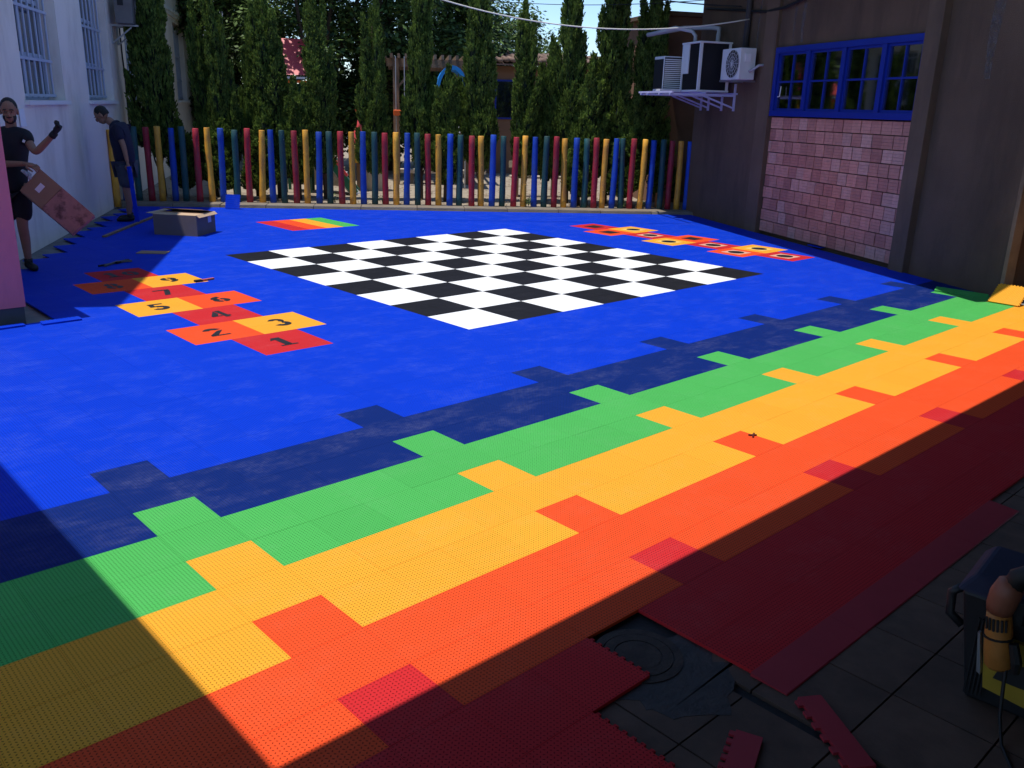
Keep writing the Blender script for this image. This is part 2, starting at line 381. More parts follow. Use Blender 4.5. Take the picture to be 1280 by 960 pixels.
# chessboard
cb=thing('chessboard_floor',(0,0,0),0,'giant black and white chequered chessboard laid in the blue floor','chessboard')
sq={'white':tile_mb(2,2).mesh('square_white',MT['white']),'black':tile_mb(2,2).mesh('square_black',MT['black'])}
for a in range(8):
    for b in range(8):
        c='white' if (a+b)%2==0 else 'black'
        link('square',sq[c],cb,(2*a*T,2*b*T,random.uniform(-.0006,.0006)),(random.gauss(0,.0005),random.gauss(0,.0005),0))
# stencil digits, unit box .62 x 1, up = +y
def arc(cx,cy,ro,ri,a0,a1,n=10,sy=1):
    out=[]
    for i in range(n):
        t0=R_(a0+(a1-a0)*i/n); t1=R_(a0+(a1-a0)*(i+1)/n)
        q=[(cx+ro*math.cos(t0),cy+ro*sy*math.sin(t0)),(cx+ro*math.cos(t1),cy+ro*sy*math.sin(t1)),(cx+ri*math.cos(t1),cy+ri*sy*math.sin(t1)),(cx+ri*math.cos(t0),cy+ri*sy*math.sin(t0))]
        out.append(q)
    return out
def rc(x0,y0,x1,y1): return [[(x0,y0),(x1,y0),(x1,y1),(x0,y1)]]
def digit(d):
    if d=='1': return rc(.2,.13,.44,1)+[[(.02,.72),(.2,.78),(.2,1),(.16,1)]]+rc(.04,0,.6,.1)
    if d=='2': return arc(.31,.69,.31,.1,165,20)+[[(.62,.66),(.42,.62),(.0,.14),(.27,.14)]]+rc(0,0,.62,.11)
    if d=='3': return arc(.3,.74,.27,.08,160,-62)+arc(.3,.3,.31,.1,65,-160)
    if d=='4': return [[(.36,1),(.0,.3),(.24,.3),(.36,.56)]]+rc(0,.18,.36,.28)+rc(.4,0,.58,1)+rc(.58,.18,.66,.28)
    if d=='5': return rc(.06,.86,.58,1)+[[(.06,.82),(.24,.82),(.2,.5),(.02,.5)]]+arc(.28,.31,.33,.12,110,-150)
    if d=='6': return arc(.31,.31,.31,.1,80,-80)+arc(.31,.31,.31,.1,100,260)+arc(.45,.5,.45,.24,98,178)
    if d=='7': return rc(0,.86,.62,1)+[[(.62,.82),(.4,.82),(.12,0),(.34,0)]]
    if d=='8': return arc(.31,.75,.25,.08,80,-80)+arc(.31,.75,.25,.08,100,260)+arc(.31,.27,.3,.1,80,-80)+arc(.31,.27,.3,.1,100,260)
    if d=='9': return [[(.62-x,1-y) for x,y in q] for q in digit('6')]
    if d=='0': return arc(.31,.5,.31,.12,82,-82,14,1.6)+arc(.31,.5,.31,.12,98,262,14,1.6)
hop=thing('hopscotch_court',(0,0,0),0,'hopscotch of red orange and yellow squares with black numbers 1 to 10','hopscotch')
for n_,(a,b,c) in enumerate(HOP1):
    key='sq2_'+c
    me=bpy.data.meshes.get(key) or tile_mb(2,2).mesh(key,MT[c])
    s_=link('square',me,hop,(a*T,b*T,0),label='%s square with the number %d'%(c,n_+1))
    txt=str(n_+1); m=MB(); hgt=.265
    wtot=len(txt)*.62*hgt+(len(txt)-1)*.12*hgt; x0=T-wtot/2
    for q_,ch in enumerate(txt):
        for poly in digit(ch): m.prism([(x0+q_*.74*hgt+p[0]*hgt,T-hgt/2+p[1]*hgt) for p in poly],.0006,.0022)
    m.build('number',M_black,s_)
hop=thing('stepping_game',(0,0,0),0,'stepping game of red orange and yellow squares with black spots near the dark wall','hopscotch')
for n_,(a,b,c) in enumerate(HOP2):
    s_=link('square',bpy.data.meshes['sq2_'+c],hop,(a*T,b*T,0))
    dark=n_ in (5,7,9); pm=M_pale if c!='yellow' else M_pale2
    if not dark:
        m=MB(); q=.52; m.prism([(T-q*T,T-q*T),(T+q*T,T-q*T),(T+q*T,T+q*T),(T-q*T,T+q*T)],.0006,.002); m.build('pale_panel',pm,s_)
    m=MB()
    if dark: r=.41*T; m.prism([(T-r,T-r),(T+r,T-r),(T+r,T+r),(T-r,T+r)],.0022,.0036)
    else: m.prism([(T+.38*T*math.cos(t*math.pi/12),T+.38*T*math.sin(t*math.pi/12)) for t in range(24)],.0022,.0036)
    m.build('spot',M_black,s_)
rb=thing('rainbow_square',(0,0,0),0,'small square of red orange yellow and green tile stripes by the fence','floor square')
for q,c in enumerate(('red','orange','yellow','green')):
    for j in range(4): link('tile',TM[c],rb,((6+q)*T,(21+j)*T,0))

# ramped edge strip of the red area, in lengths
def ramp_mb(L,w=.150,h=.013):
    m=MB(); m.hexa([(0,0,-h),(L,0,-h),(L,w,-h),(0,w,-h),(0,.004,-h+.004),(L,.004,-h+.004),(L,w,.001),(0,w,.001)]); return m
edge=thing('ramp_edge',(-8.05*T,-15.24*T,0),0,'sloped red edge strip along the near side of the red tiles','edge strip')
rm=ramp_mb(1.88*T-.001,.488*T).mesh('ramp_piece',M_ramp)
for q in range(4): link('ramp_piece',rm,edge,(q*1.88*T,0,0))
# patio slabs, drain cover
pat=thing('patio_floor',(0,0,0),0,'grey cement slab patio in the shade next to the red tiles',None,None,'structure')
SU,SV=1.21*T,1.115*T
sl=MB(); e=.0035
sl.hexa([(e,e,-.02),(SU-e,e,-.02),(SU-e,SV-e,-.02),(e,SV-e,-.02),(e,e,-.0005),(SU-e,e,-.0005),(SU-e,SV-e,-.0005),(e,SV-e,-.0005)])
sm=sl.mesh('slab',M_slab)
for a in range(-3,13):
    for b in range(-4,2):
        x=(-9.64+a*1.21)*T; y=(-14.91+b*1.115)*T
        if a>=1: x+=.045
        if b==1 and a<2: continue
        link('slab',sm,pat,(x,y,-.0145+random.uniform(-.0008,.0008)),(random.gauss(0,.0008),random.gauss(0,.0008),0))
m=MB(); m.face([(-14*T,-20*T,-.030),(7*T,-20*T,-.030),(7*T,-12.6*T,-.030),(-14*T,-12.6*T,-.030)]); m.build('joint_bed',M_joint,pat)
m=MB(); rr=[(.9*T*(1+.22*math.sin(5*t)+.12*math.sin(9*t+1))*math.cos(t),.75*T*(1+.2*math.sin(4*t+2)+.1*math.cos(11*t))*math.sin(t)) for t in [i*math.pi/20 for i in range(40)]]
m.prism([(p[0]-8.72*T,p[1]-14.05*T) for p in rr],-.03,-.0136); m.build('cement_patch',mat('damp cement patch',(.034,.023,.017,1),.62,.6,13,.005,40),pat)
dc=thing('drain_cover',(-8.75*T,-13.62*T,-.0115),0,'round concrete drain cover in the gap of the red tiles','drain cover')
for r0,r1,z,nm in ((.0,.085,.002,'lid'),(.089,.128,.0035,'inner_ring'),(.132,.165,.0018,'outer_ring')):
    m=MB(); n=40
    for i in range(n):
        t0=2*math.pi*i/n; t1=2*math.pi*(i+1)/n
        if r0==0: m.face([(0,0,z),(r1*math.cos(t0),r1*math.sin(t0),z),(r1*math.cos(t1),r1*math.sin(t1),z)])
        else:
            c0,s0,c1,s1=math.cos(t0),math.sin(t0),math.cos(t1),math.sin(t1)
            m.face([(r0*c0,r0*s0,z),(r1*c0,r1*s0,z),(r1*c1,r1*s1,z),(r0*c1,r0*s1,z)])
            m.face([(r1*c0,r1*s0,z),(r1*c0,r1*s0,-.002),(r1*c1,r1*s1,-.002),(r1*c1,r1*s1,z)]); m.face([(r0*c0,r0*s0,-.002),(r0*c0,r0*s0,z),(r0*c1,r0*s1,z),(r0*c1,r0*s1,-.002)])
    m.build(nm,mat('drain concrete '+nm,(.048,.032,.023,1),.85,.5,16,.004,60),dc)

# ------------------------------------------------------------------ loose tiles with toothed edges
def toothed(w,d,t=.013,n=9,tooth=.012,sides=(1,1,1,0)):
    """flat tile w x d in local xy with square teeth on chosen sides (top,right,left,bottom)"""
    m=MB(); m.box(0,0,0,w,d,t)
    for i in range(n):
        f=(i+.25)/n
        if sides[0]: m.box(f*w,d-.001,.002,f*w+w/n*.5,d+tooth,t-.001)
        if sides[1]: m.box(w-.001,f*d,.002,w+tooth,f*d+d/n*.5,t-.001)
        if sides[2]: m.box(-tooth,f*d,.002,.001,f*d+d/n*.5,t-.001)
        if sides[3]: m.box(f*w,-tooth,.002,f*w+w/n*.5,.001,t-.001)
    return m
def loose(name,label,loc,rot,c,w,d,**k):
    return toothed(w,d,**k).build(name,M_ramp if c=='red' else MT[c],None,loc=loc,rot=rot,label=label,cat='floor tile')
loose('loose_tile','blue toothed tile propped upright against the fence kerb',(7.28*T,31.25*T,.004),(R_(72),0,R_(-47)),'blue',.25,.25)
loose('loose_tile','yellow toothed tile propped up at the far right corner by the dark wall',(17.97*T,-8.12*T,.004),(R_(33),0,R_(-90)),'yellow',.30,.30)
loose('ramp_piece','green edge piece lying raised at the end of the green band',(18.35*T,-6.0*T,.003),(R_(9),R_(2),R_(-75)),'green',.55,.14,sides=(0,0,0,0))
loose('edge_strip','thin blue edge strip lying in front of the pink wall',(-9.5*T,7.50*T,.002),(R_(6),0,R_(2)),'blue',.32,.075,sides=(1,0,0,0))
loose('edge_strip','short blue edge strip at the foot of the pink wall by the left border',(-10.9*T,7.62*T,.002),(R_(5),0,R_(4)),'blue',.30,.06,sides=(1,0,0,0))
loose('edge_strip','long dark red edge strip with teeth lying on the grey slabs',(-8.03*T,-15.36*T,-.012),(0,0,R_(-123)),'red',.34,.085,sides=(0,0,0,1),n=6,tooth=.018)
loose('edge_strip','short dark red edge strip at the bottom border on the grey slabs',(-9.55*T,-15.72*T,-.012),(0,0,R_(22)),'red',.20,.085,sides=(1,0,1,0),n=5,tooth=.018)
loose('loose_tile','dark blue loose tile in the shade against the dark wall',(22.15*T,-2.55*T,.004),(R_(5),0,R_(-118)),'blue',.30,.26)
loose('loose_tile','dark blue loose tile in the shade below the terracotta block panel',(25.2*T,3.2*T,.004),(R_(4),0,R_(-110)),'blue',.30,.26)
# teeth along the broken edges of the hole
m=MB()
for (x,y,dx,dy,nn) in ((-9,-14,0,1,8),(-10,-15,0,1,8)):
    for i in range(nn):
        f=(i+.3)/nn; m.box(x*T-.001,(y+f)*T,-.012,x*T+.015,(y+f)*T+.016,-.003)
for i in range(16): m.box(-10*T-.001,(-17+(i+.3)/8)*T,-.012,-10*T+.015,(-17+(i+.3)/8)*T+.016,-.003)
m.build('connector_teeth',MT['red'],bpy.data.objects['red_tile_floor'],kind='stuff')

# ================================================================== SCHOOL BUILDING (left)
sb=thing('school_building',LO,LA,'long white plastered school building with tall barred windows','building')
S0,S1,ZT=-3.25,36.0,6.3
ws=[.82+3.42*i for i in range(10)]; WW=1.93; Z0,Z1=1.80,3.78
m=MB(); m.box(S0,0,-.03,S1,.3,Z0-.002)
m.box(S0,0,Z1,S1,.3,ZT); xs=[S0]+[v for a in ws for v in (a,a+WW)]+[S1]
for i in range(0,len(xs),2): m.box(xs[i],0,Z0-.002,xs[i+1],.3,Z1)
m.box(S0,.3,-.03,S0+.3,9,ZT); m.box(S1-.3,.3,-.03,S1,9,ZT); m.box(S0,8.7,-.03,S1,9,ZT)
m.build('wall',M_white,sb)
MB().box(S0-.05,-.06,ZT-.02,S1+.05,9.05,ZT+.12).build('roof',M_trim,sb)
mm=MB()
mm.box(S0,-.07,3.98,S1,.01,4.06); mm.box(S0,-.045,3.90,S1,.01,3.98)
mm.build('string_course',M_trim,sb)
MB().box(S0+.3,1.2,1.0,S1-.3,1.25,4.2).build('room_wall',mat('dark grey room wall',(.1,.1,.1,1),.9),sb)  # plain dark grey wall inside the rooms
vb=MB().tube([(0,0,0),(0,0,Z1-Z0-.06)],.015,6).mesh('bar',M_bars); hb=MB().box(0,-.008,-.018,WW-.04,.008,.018).mesh('rail',M_bars)
fr=MB()
for (x0,x1,z0,z1) in ((0,.06,0,1),(WW-.06,WW,0,1),(WW*.5-.03,WW*.5+.03,0,1)): fr.box(x0,.22,0,x1,.27,Z1-Z0)
for z in (0,.55,1.25,Z1-Z0-.06): fr.box(0.061,.222,z,WW*.5-.031,.268,z+.055); fr.box(WW*.5+.031,.222,z,WW-.061,.268,z+.055)
frm=fr.mesh('window',M_bars); pn=MB(); pn.box(.05,.24,.03,WW*.5-.02,.25,Z1-Z0-.03).box(WW*.5+.02,.24,.03,WW-.05,.25,Z1-Z0-.03); pnm=pn.mesh('pane',M_glass2)
slm=MB().box(-.05,-.06,-.055,WW+.06,.21,-.003).mesh('sill',M_trim)
for a in ws:
    o=link('window',frm,sb,(a,0,Z0)); link('pane',pnm,o); link('sill',slm,o)
    for q in range(8): link('grille_bar',vb,o,(.07+q*(WW-.14)/7,.135,.03))
    for z in (.06,.52,1.16,1.80): link('grille_rail',hb,o,(.02,.12,z))
def ac_unit(name,loc,rz,label,w=.8,d=.3,h=.55,group=None,brace=True):
    t=thing(name,loc,rz,label,'air conditioner',group)
    m=MB(); m.box(-w/2,0,0,w/2,d,h); m.build('casing',M_metalw if not brace else M_darkac,t,bevel=.012)
    m=MB(); n=28
    cx=-w*.12; cz=h*.5; r=h*.45
    for i in range(n):
        t0=2*math.pi*i/n; t1=2*math.pi*(i+1)/n
        m.face([(cx,d+.002,cz),(cx+r*math.cos(t0),d+.002,cz+r*math.sin(t0)),(cx+r*math.cos(t1),d+.002,cz+r*math.sin(t1))])
    m.build('fan_opening',M_dgrey,t)
    m=MB()
    for rr in (.25,.5,.75,1):
        m.tube([(cx+r*rr*math.cos(2*math.pi*i/n),d+.012,cz+r*rr*math.sin(2*math.pi*i/n)) for i in range(n+1)],.003,4,caps=False)
    for i in range(8):
        a=math.pi*i/8; m.tube([(cx-r*math.cos(a),d+.013,cz-r*math.sin(a)),(cx+r*math.cos(a),d+.013,cz+r*math.sin(a))],.0025,4)
    m.build('fan_grille',M_metalw,t)
    m=MB()
    for sx in (-w*.32,w*.32):
        m.bar((sx,-.12,-.02),(sx,d+.06,-.02),.03,.03); brace and (m.bar((sx,-.105,-.34),(sx,-.105,-.036),.03,.03), m.bar((sx,-.09,-.32),(sx,d*.8,-.05),.024,.024))
    m.build('bracket',M_steel,t)
    MB().box(w/2+.001,.06,h*.55,w/2+.006,.16,h*.8).build('badge',M_dgrey,t)
    return t
for (s_,z,lab) in ((6.72,3.12,'air conditioner on rusty brackets over the third barred window of the white wall'),(24.6,4.1,'dark air conditioner high on the white wall behind the cypresses'),(29.2,4.25,'farthest air conditioner on the white wall behind the cypresses')):
    p=Lp(s_,-.12,z); ac_unit('air_conditioner',p,LA+math.pi,lab,group='air conditioners on the school wall')
MB().tube([Lp(7.18,-.02,3.1),Lp(7.2,-.02,2.6),Lp(7.27,-.02,2.2),Lp(7.24,-.02,1.6),Lp(7.26,-.02,.3)],.014,6).build('drain_hose',M_cable,None,label='thin dark hose running down the white wall under the air conditioner',cat='hose')
a_=Lp(.44,-.012,1.70)
ps=MB(); ps.hexa([(0,-.004,-.21),(.24,-.004,-.21),(.24,0,-.21),(0,0,-.21),(.0,-.004,0),(.2,-.004,-.0),(.2,0,0),(0,0,0)])
ps.build('paper_sheet',M_paper,None,loc=a_,rot=(0,0,LA),label='white paper sheet taped on the white wall behind the bearded man',cat='paper')

# ------------------------------------------------------------------ pink wall in front of it
pw=thing('pink_wall',(-9.64*T,8.45*T,0),0,'pink painted wall end at the left border','wall')
MB().box(-12*T,0,.12,0,2.1*T,2.0).build('painted_face',M_pink,pw)
MB().box(-12*T,.012,-.03,-.012,2.1*T-.012,.1195).build('plinth',M_plinth,pw)
# veranda over the camera and an added unseen roof strip to its left (both throw the near shade)
ver=thing('veranda',(0,0,0),0,'covered veranda whose roof shades the near side of the yard','veranda')
zE=10*T; vE=-12.52+10*SH_K*math.sin(-SH_AZ); uE=-13.15-10*SH_K*math.cos(SH_AZ)
MB().box(-26*T,-30*T,zE,14*T,vE*T,zE+.16).build('roof_slab',M_ceil,ver)
MB().box(-26*T,-30*T,-.03,14*T,-29.2*T,zE-.002).build('back_wall',M_greyp,ver)  # unseen rear wall added to darken the space under the roof
MB().box(2.5*T,-29.15*T,-.03,3.3*T,-17.6*T,zE-.003).build('darkening_wall',M_greyp,ver)  # unseen wall added to keep light off the near floor
for u,v in ((-25,vE),(-20,vE),(13,-19)): MB().box(u*T,(v-.9)*T,-.03,(u+.8)*T,(v-.1)*T,zE-.003).build('column',M_greyp,ver)
wk=thing('left_shade_roof',(0,0,0),0,'unseen narrow roof strip added to shade the left of the yard','shade_strip')
MB().box((uE-2.4)*T,(vE+.01)*T,zE+.01,uE*T,5.5*T,zE+.14).build('roof_slab',M_trim,wk)
for v in (-9,-2,4.5): MB().box((uE-2.2)*T,v*T,-.03,(uE-1.8)*T,(v+.5)*T,zE+.008).build('column',M_trim,wk)

# ================================================================== RIGHT BUILDING
rbld=thing('workshop_building',RO,RA,'dark grey plastered building with blue window and terracotta block panel','building')
ZR=4.5
m=MB()
m.box(-.1,-.35,-.03,1.42,0,ZR); m.box(1.70,-.35,-.03,5.18,-.10,.03); m.box(1.70,-.35,2.91,5.17,0,ZR)
m.box(5.55,-.35,-.03,7.9,0,ZR); m.box(7.6,-7,-.03,7.9,-.35,ZR); m.box(-.1,-7,-.03,.2,-.35,ZR); m.box(-.1,-7.3,-.03,7.9,-7,ZR)
m.box(1.70,-.36,.03,5.18,-.12,1.86)
m.build('wall',M_grey,rbld)
for x0,x1,nm in ((1.42,1.70,'near'),(5.18,5.55,'far')): MB().box(x0,-.35,-.03,x1,.10 if nm=='near' else .05,ZR).build('pilaster',M_greyp,rbld,bevel=.01)
MB().box(-.42,-7.5,ZR,9.5,1.62,ZR+.16).build('roof_slab',M_greyp,rbld)
MB().box(-.1,.001,3.42,1.419,.05,3.5).build('wall_band',M_greyp,rbld)
# lime runs
for x0,x1,z0,z1 in ((.55,.80,2.35,4.3),(4.72,4.80,2.95,4.3),(4.45,4.60,2.95,4.4),(5.80,5.86,2.9,4.4)):
    m=MB(); n=14; L=[];Rr_=[]
    for i in range(n+1):
        f=i/n; z=z0+(z1-z0)*f; wv=(x1-x0)*(.35+.65*f)*.5; c=(x0+x1)/2+.015*math.sin(f*9)
        L.append((c-wv-random.uniform(0,.012),.0015,z)); Rr_.append((c+wv+random.uniform(0,.012),.0015,z))
    for i in range(n): m.face([L[i],Rr_[i],Rr_[i+1],L[i+1]])
    m.build('lime_run',M_runs,rbld)
# terracotta blocks: 10 rows, broken bond
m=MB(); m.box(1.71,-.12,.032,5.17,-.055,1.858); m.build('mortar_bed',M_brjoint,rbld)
bw=(5.17-1.71)/16; bh=1.825/10
bms=[]
for c in BR:
    for v in range(2):
        m=MB(); e=.006; hh=(bh-2*e)/4
        for r_ in range(4): m.box(e+.0012*((r_+v)%2),0,e+hh*r_+.0012,bw-e-.0015*(r_%2),.03+.006*v,e+hh*(r_+1)-.0012)
        bm_=m.mesh('block',c); bms.append(bm_)
for r in range(10):
    off=random.uniform(-.5,.5)*bw if r%2 else random.uniform(-.2,.2)*bw
    x=1.712+ (off-bw if off>0 else off)
    while x<5.168:
        x0=max(x,1.712); wd_=bw*random.choice((1,1,1,.94,1.06)); x1=min(x+wd_,5.168)
        if x1-x0>.03:
            o=link('block',random.choices(bms,weights=[4,4,4,4,1.6,1.6,2.4,2.4])[0],rbld,(x0,-.058+random.uniform(0,.006),.034+r*bh),(random.gauss(0,.006),0,0))
            o.scale.x=(x1-x0)/bw
        x+=wd_
# blue window
wx0,wx1,wz0,wz1=1.70,5.17,1.872,2.905
bwn=MB(); th=.085
bwn.box(wx0,-.06,wz0,wx1,.035,wz0+th); bwn.box(wx0,-.06,wz1-th,wx1,.035,wz1)
mull=[wx0]+[2.51,3.38,4.26]+[wx1-th]
for i,x in enumerate(mull):
    x0=x if i in (0,4) else x-.045
    bwn.box(x0,-.058,wz0+th+.001,x0+(th if i in(0,4) else .09),.033,wz1-th-.001)
bwo=bwn.build('blue_window',M_bframe,rbld,bevel=.004)
bays=[(wx0+th,2.465),(2.555,3.335),(3.425,4.215),(4.305,wx1-th)]
for bi,(x0,x1) in enumerate(bays):
    m=MB(); z0,z1=wz0+th,wz1-th; f=.035; zm=(z0+z1)/2
    m.box(x0,-.05,z0,x0+f,0,z1); m.box(x1-f,-.05,z0,x1,0,z1); m.box(x0+f,-.05,z0,x1-f,0,z0+f); m.box(x0+f,-.05,z1-f,x1-f,0,z1)
    m.box((x0+x1)/2-.011,-.045,z0+f,(x0+x1)/2+.011,-.004,zm-.013); m.box((x0+x1)/2-.011,-.045,zm+.013,(x0+x1)/2+.011,-.004,z1-f); m.box(x0+f,-.046,zm-.013,x1-f,-.003,zm+.013)
    m.build('casement',M_bframe,bwo)
    for (a,b) in ((x0+f,(x0+x1)/2-.011),((x0+x1)/2+.011,x1-f)):
        for (c,d) in ((z0+f,zm-.013),(zm+.013,z1-f)):
            MB().box(a,-.032,c,b,-.026,d).build('pane',M_glass,bwo)
# pleated white strips and a handle behind / on the glass
for (x0,x1,z0,z1) in ((3.55,3.80,1.9,2.45),(2.15,2.33,2.36,2.88),(4.9,5.05,2.36,2.88),(1.75,1.98,2.36,2.88),(2.9,3.0,2.45,2.88)):
    m=MB(); n=10
    for i in range(n):
        a=x0+(x1-x0)*i/n; b=x0+(x1-x0)*(i+1)/n; ya=-.05+.012*(i%2); yb=-.05+.012*((i+1)%2)
        m.face([(a,ya,z0),(b,yb,z0),(b,yb,z1),(a,ya,z1)])
    m.build('pleated_strip',M_pleat,bwo)
m=MB(); m.tube([(4.92,.02,2.32),(4.92,.03,2.17),(4.97,.03,2.165)],.008,6); m.build('handle',M_paper,bwo)
# dark upright cylinder and cables on the wall
MB().tube([Rp(6.12,.05,2.95),Rp(6.12,.05,4.45)],.05,10).build('cylinder',mat('dark downpipe',(.05,.045,.045,1),.7,.2,5),None,smooth=True,label='dark upright cylinder on the grey wall above the small air conditioner',cat='pipe')
def cable(name,pts,r,m_,label,sag=0,n=24):
    a=Vector(pts[0]); b=Vector(pts[-1])
    if len(pts)==2: pts=[a.lerp(b,i/n)-Vector((0,0,sag*4*(i/n)*(1-i/n))) for i in range(n+1)]
    return MB().tube(pts,r,6).build(name,m_,None,smooth=True,label=label,cat='cable')
# ------------------------------------------------------------------ air conditioner platform on the right wall
pf=thing('bracket_platform',Rp(0,0,0),RA,'pale lilac steel bracket platform carrying the big air conditioner','bracket')
m=MB()
m.bar((6.3,1.22,2.215),(7.75,1.22,2.215),.03,.03); m.bar((6.3,.02,2.215),(7.75,.02,2.215),.03,.03); m.bar((6.3,.62,2.215),(7.75,.62,2.215),.03,.03)
m.build('frame',M_lilac,pf)
for s_ in (6.38,6.82,7.33,7.62):
    m=MB(); m.bar((s_,.035,2.183),(s_,1.25,2.183),.03,.032); m.bar((s_,.018,1.93),(s_,.018,2.38 if s_<6.5 else 2.165),.032,.032); m.bar((s_,.03,1.98),(s_,.62,2.17),.026,.026)
    m.build('arm',M_lilac,pf)
big=thing('air_conditioner',Rp(0,0,0),RA,'big box air conditioner with black coils and white corner posts on the platform','air conditioner')
x0,x1,y0,y1,z0,z1=6.42,7.12,.14,.72,2.235,3.05
MB().box(x0+.02,y0+.02,z0+.03,x1-.02,y1-.02,z1-.03).build('coil',M_dgrey,big)
fins=MB()
for i in range(24):
    f=(i+.5)/24; fins.box(x0+.012,y0+.05+(y1-y0-.1)*f-.003,z0+.04,x0+.0195,y0+.05+(y1-y0-.1)*f+.003,z1-.04)
    fins.box(x0+.05+(x1-x0-.1)*f-.003,y1-.0195,z0+.04,x0+.05+(x1-x0-.1)*f+.003,y1-.012,z1-.04)
fins.build('fins',M_dgrey,big)
for (a,b) in ((x0,y0),(x0,y1-.045),(x1-.045,y1-.045),(x1-.045,y0)): MB().box(a,b,z0+.031,a+.045,b+.045,z1-.031).build('corner_post',M_metalw,big)
MB().box(x0-.012,y0-.012,z1-.03,x1+.012,y1+.012,z1).build('top_cover',M_metalw,big,bevel=.006)
MB().box(x0-.008,y0-.008,z0,x1+.008,y1+.008,z0+.03).build('base_pan',M_metalw,big)
MB().box(x1-.28,y1-.012,z0+.3,x1-.046,y1+.006,z1-.032).build('side_panel',M_metalw,big)
sm_=thing('air_conditioner',Rp(0,0,0),RA,'louvred white air conditioner at the outer end of the bracket platform','air conditioner')
MB().box(7.2,.62,2.235,7.62,1.02,2.83).build('casing',M_metalw,sm_,bevel=.01)
MB().box(7.22,1.0205,2.28,7.6,1.027,2.78).build('coil',M_dgrey,sm_)
m=MB()
for i in range(16): m.box(7.187,.64,2.27+i*.033,7.199,1.0,2.287+i*.033)
m.build('louvre_slats',M_metalw,sm_); MB().box(7.1985,.63,2.25,7.1995,1.01,2.81).build('louvre_back',M_dgrey,sm_)
MB().box(7.0,.75,2.232,7.17,1.15,2.27).build('pipe_box',M_metalw,None,loc=Rp(0,0,0),rot=(0,0,RA),label='flat white cover plate on the outer end of the bracket platform',cat='plate')
t=ac_unit('air_conditioner',Rp(5.98,.085,2.43),RA,'small white split air conditioner beside the blue window',w=.62,d=.29,h=.49,brace=False)
t.rotation_euler=(0,0,RA); 
MB().box(-.33,.1,.28,-.312,.2,.4).build('label_plate',M_paper,t)
m=MB(); m.tube([(-.31,.1,.13),(-.40,.08,.16),(-.47,.03,.22),(-.5,-.06,.23)],.022,8); m.build('pipe_elbow',M_pvc,t,smooth=True)
m=MB(); m.tube([(6.95,.14,3.02),(6.95,.14,3.2),(6.93,.14,3.3),(7.1,.2,3.33),(7.6,.5,3.34),(8.3,.9,3.25)],.04,10); m.build('pipe',M_pvc,None,smooth=True,loc=Rp(0,0,0),rot=(0,0,RA),label='grey bent pipe rising nearest the wall from the big air conditioner',cat='pipe')
m=MB(); m.tube([(6.9,.6,3.02),(6.9,.6,3.16),(6.95,.65,3.24),(7.2,.85,3.3),(7.6,1.15,3.2)],.034,10); m.build('pipe',M_pvc,None,smooth=True,loc=Rp(0,0,0),rot=(0,0,RA),label='grey bent pipe rising from the outer side of the big air conditioner',cat='pipe')
# overhead wires
_a,_b=Fp(5.15,-2,3.5),Rp(5.95,.03,3.40)
cable('wire',[_a.lerp(_b,i/24-.6)-Vector((0,0,.30*4*(i/24-.6)*(1.6-i/24))) for i in range(39)],.011,M_wirew,'white wire sagging across the yard to the grey wall')
cable('wire',[Fp(6.2,4.0,4.15),Rp(6.6,.05,3.78)],.007,M_cable,'thin dark wire against the sky left of the grey building',.12)
cable('wire',[Rp(8.6,1.6,4.0),Rp(6.4,.05,3.62)],.012,M_cable,'dark cable reaching the grey wall above the air conditioners',.05)
cable('wire',[Rp(7.7,.03,3.70),Rp(6.4,.03,3.56),Rp(5.6,.03,3.47),Rp(5.0,.06,3.48),Rp(4.3,.06,3.58),Rp(3.6,.06,3.75)],.022,M_cable,'thick dark cable fixed along the grey wall above the blue window')

# neighbouring brown building behind the right end of the fence
nb=thing('brown_building',Rp(0,0,0),RA,'brown plastered building behind the right end of the fence','building')
MB().box(9.6,-3.0,-.03,12.5,-.04,3.74).build('wall',M_brown,nb); MB().box(9.45,-3.2,3.741,12.7,.08,3.82).build('roof_slab',M_greyp,nb)

# timber stack and opening at the far right border
al=thing('timber_shed',Rp(0,0,0),RA,'dark open timber shed at the right border','shed')
MB().box(-3.0,-1.9,-.03,-.1,-1.8,2.6).build('back_wall',M_brown,al)
MB().box(-.155,-.1,-.03,-.101,.02,2.6).build('door_post',M_wood,al)
for i in range(9):
    x=-.32-.16*i; y=-.35-.1*(i%3); 
    m=MB(); m.bar((x,y,0),(x-.05*random.uniform(-1,1),y-.5,2.3+random.uniform(-.3,.3)),.09,.028,up=(1,0,0)); m.build('plank',M_wood,al)
MB().box(-1.9,-.55,.62,-.2,-.35,.66).build('shelf_board',M_paleW,al)
MB().box(-3,-1.79,2.45,-.16,.3,2.55).build('lintel',M_wood,al)

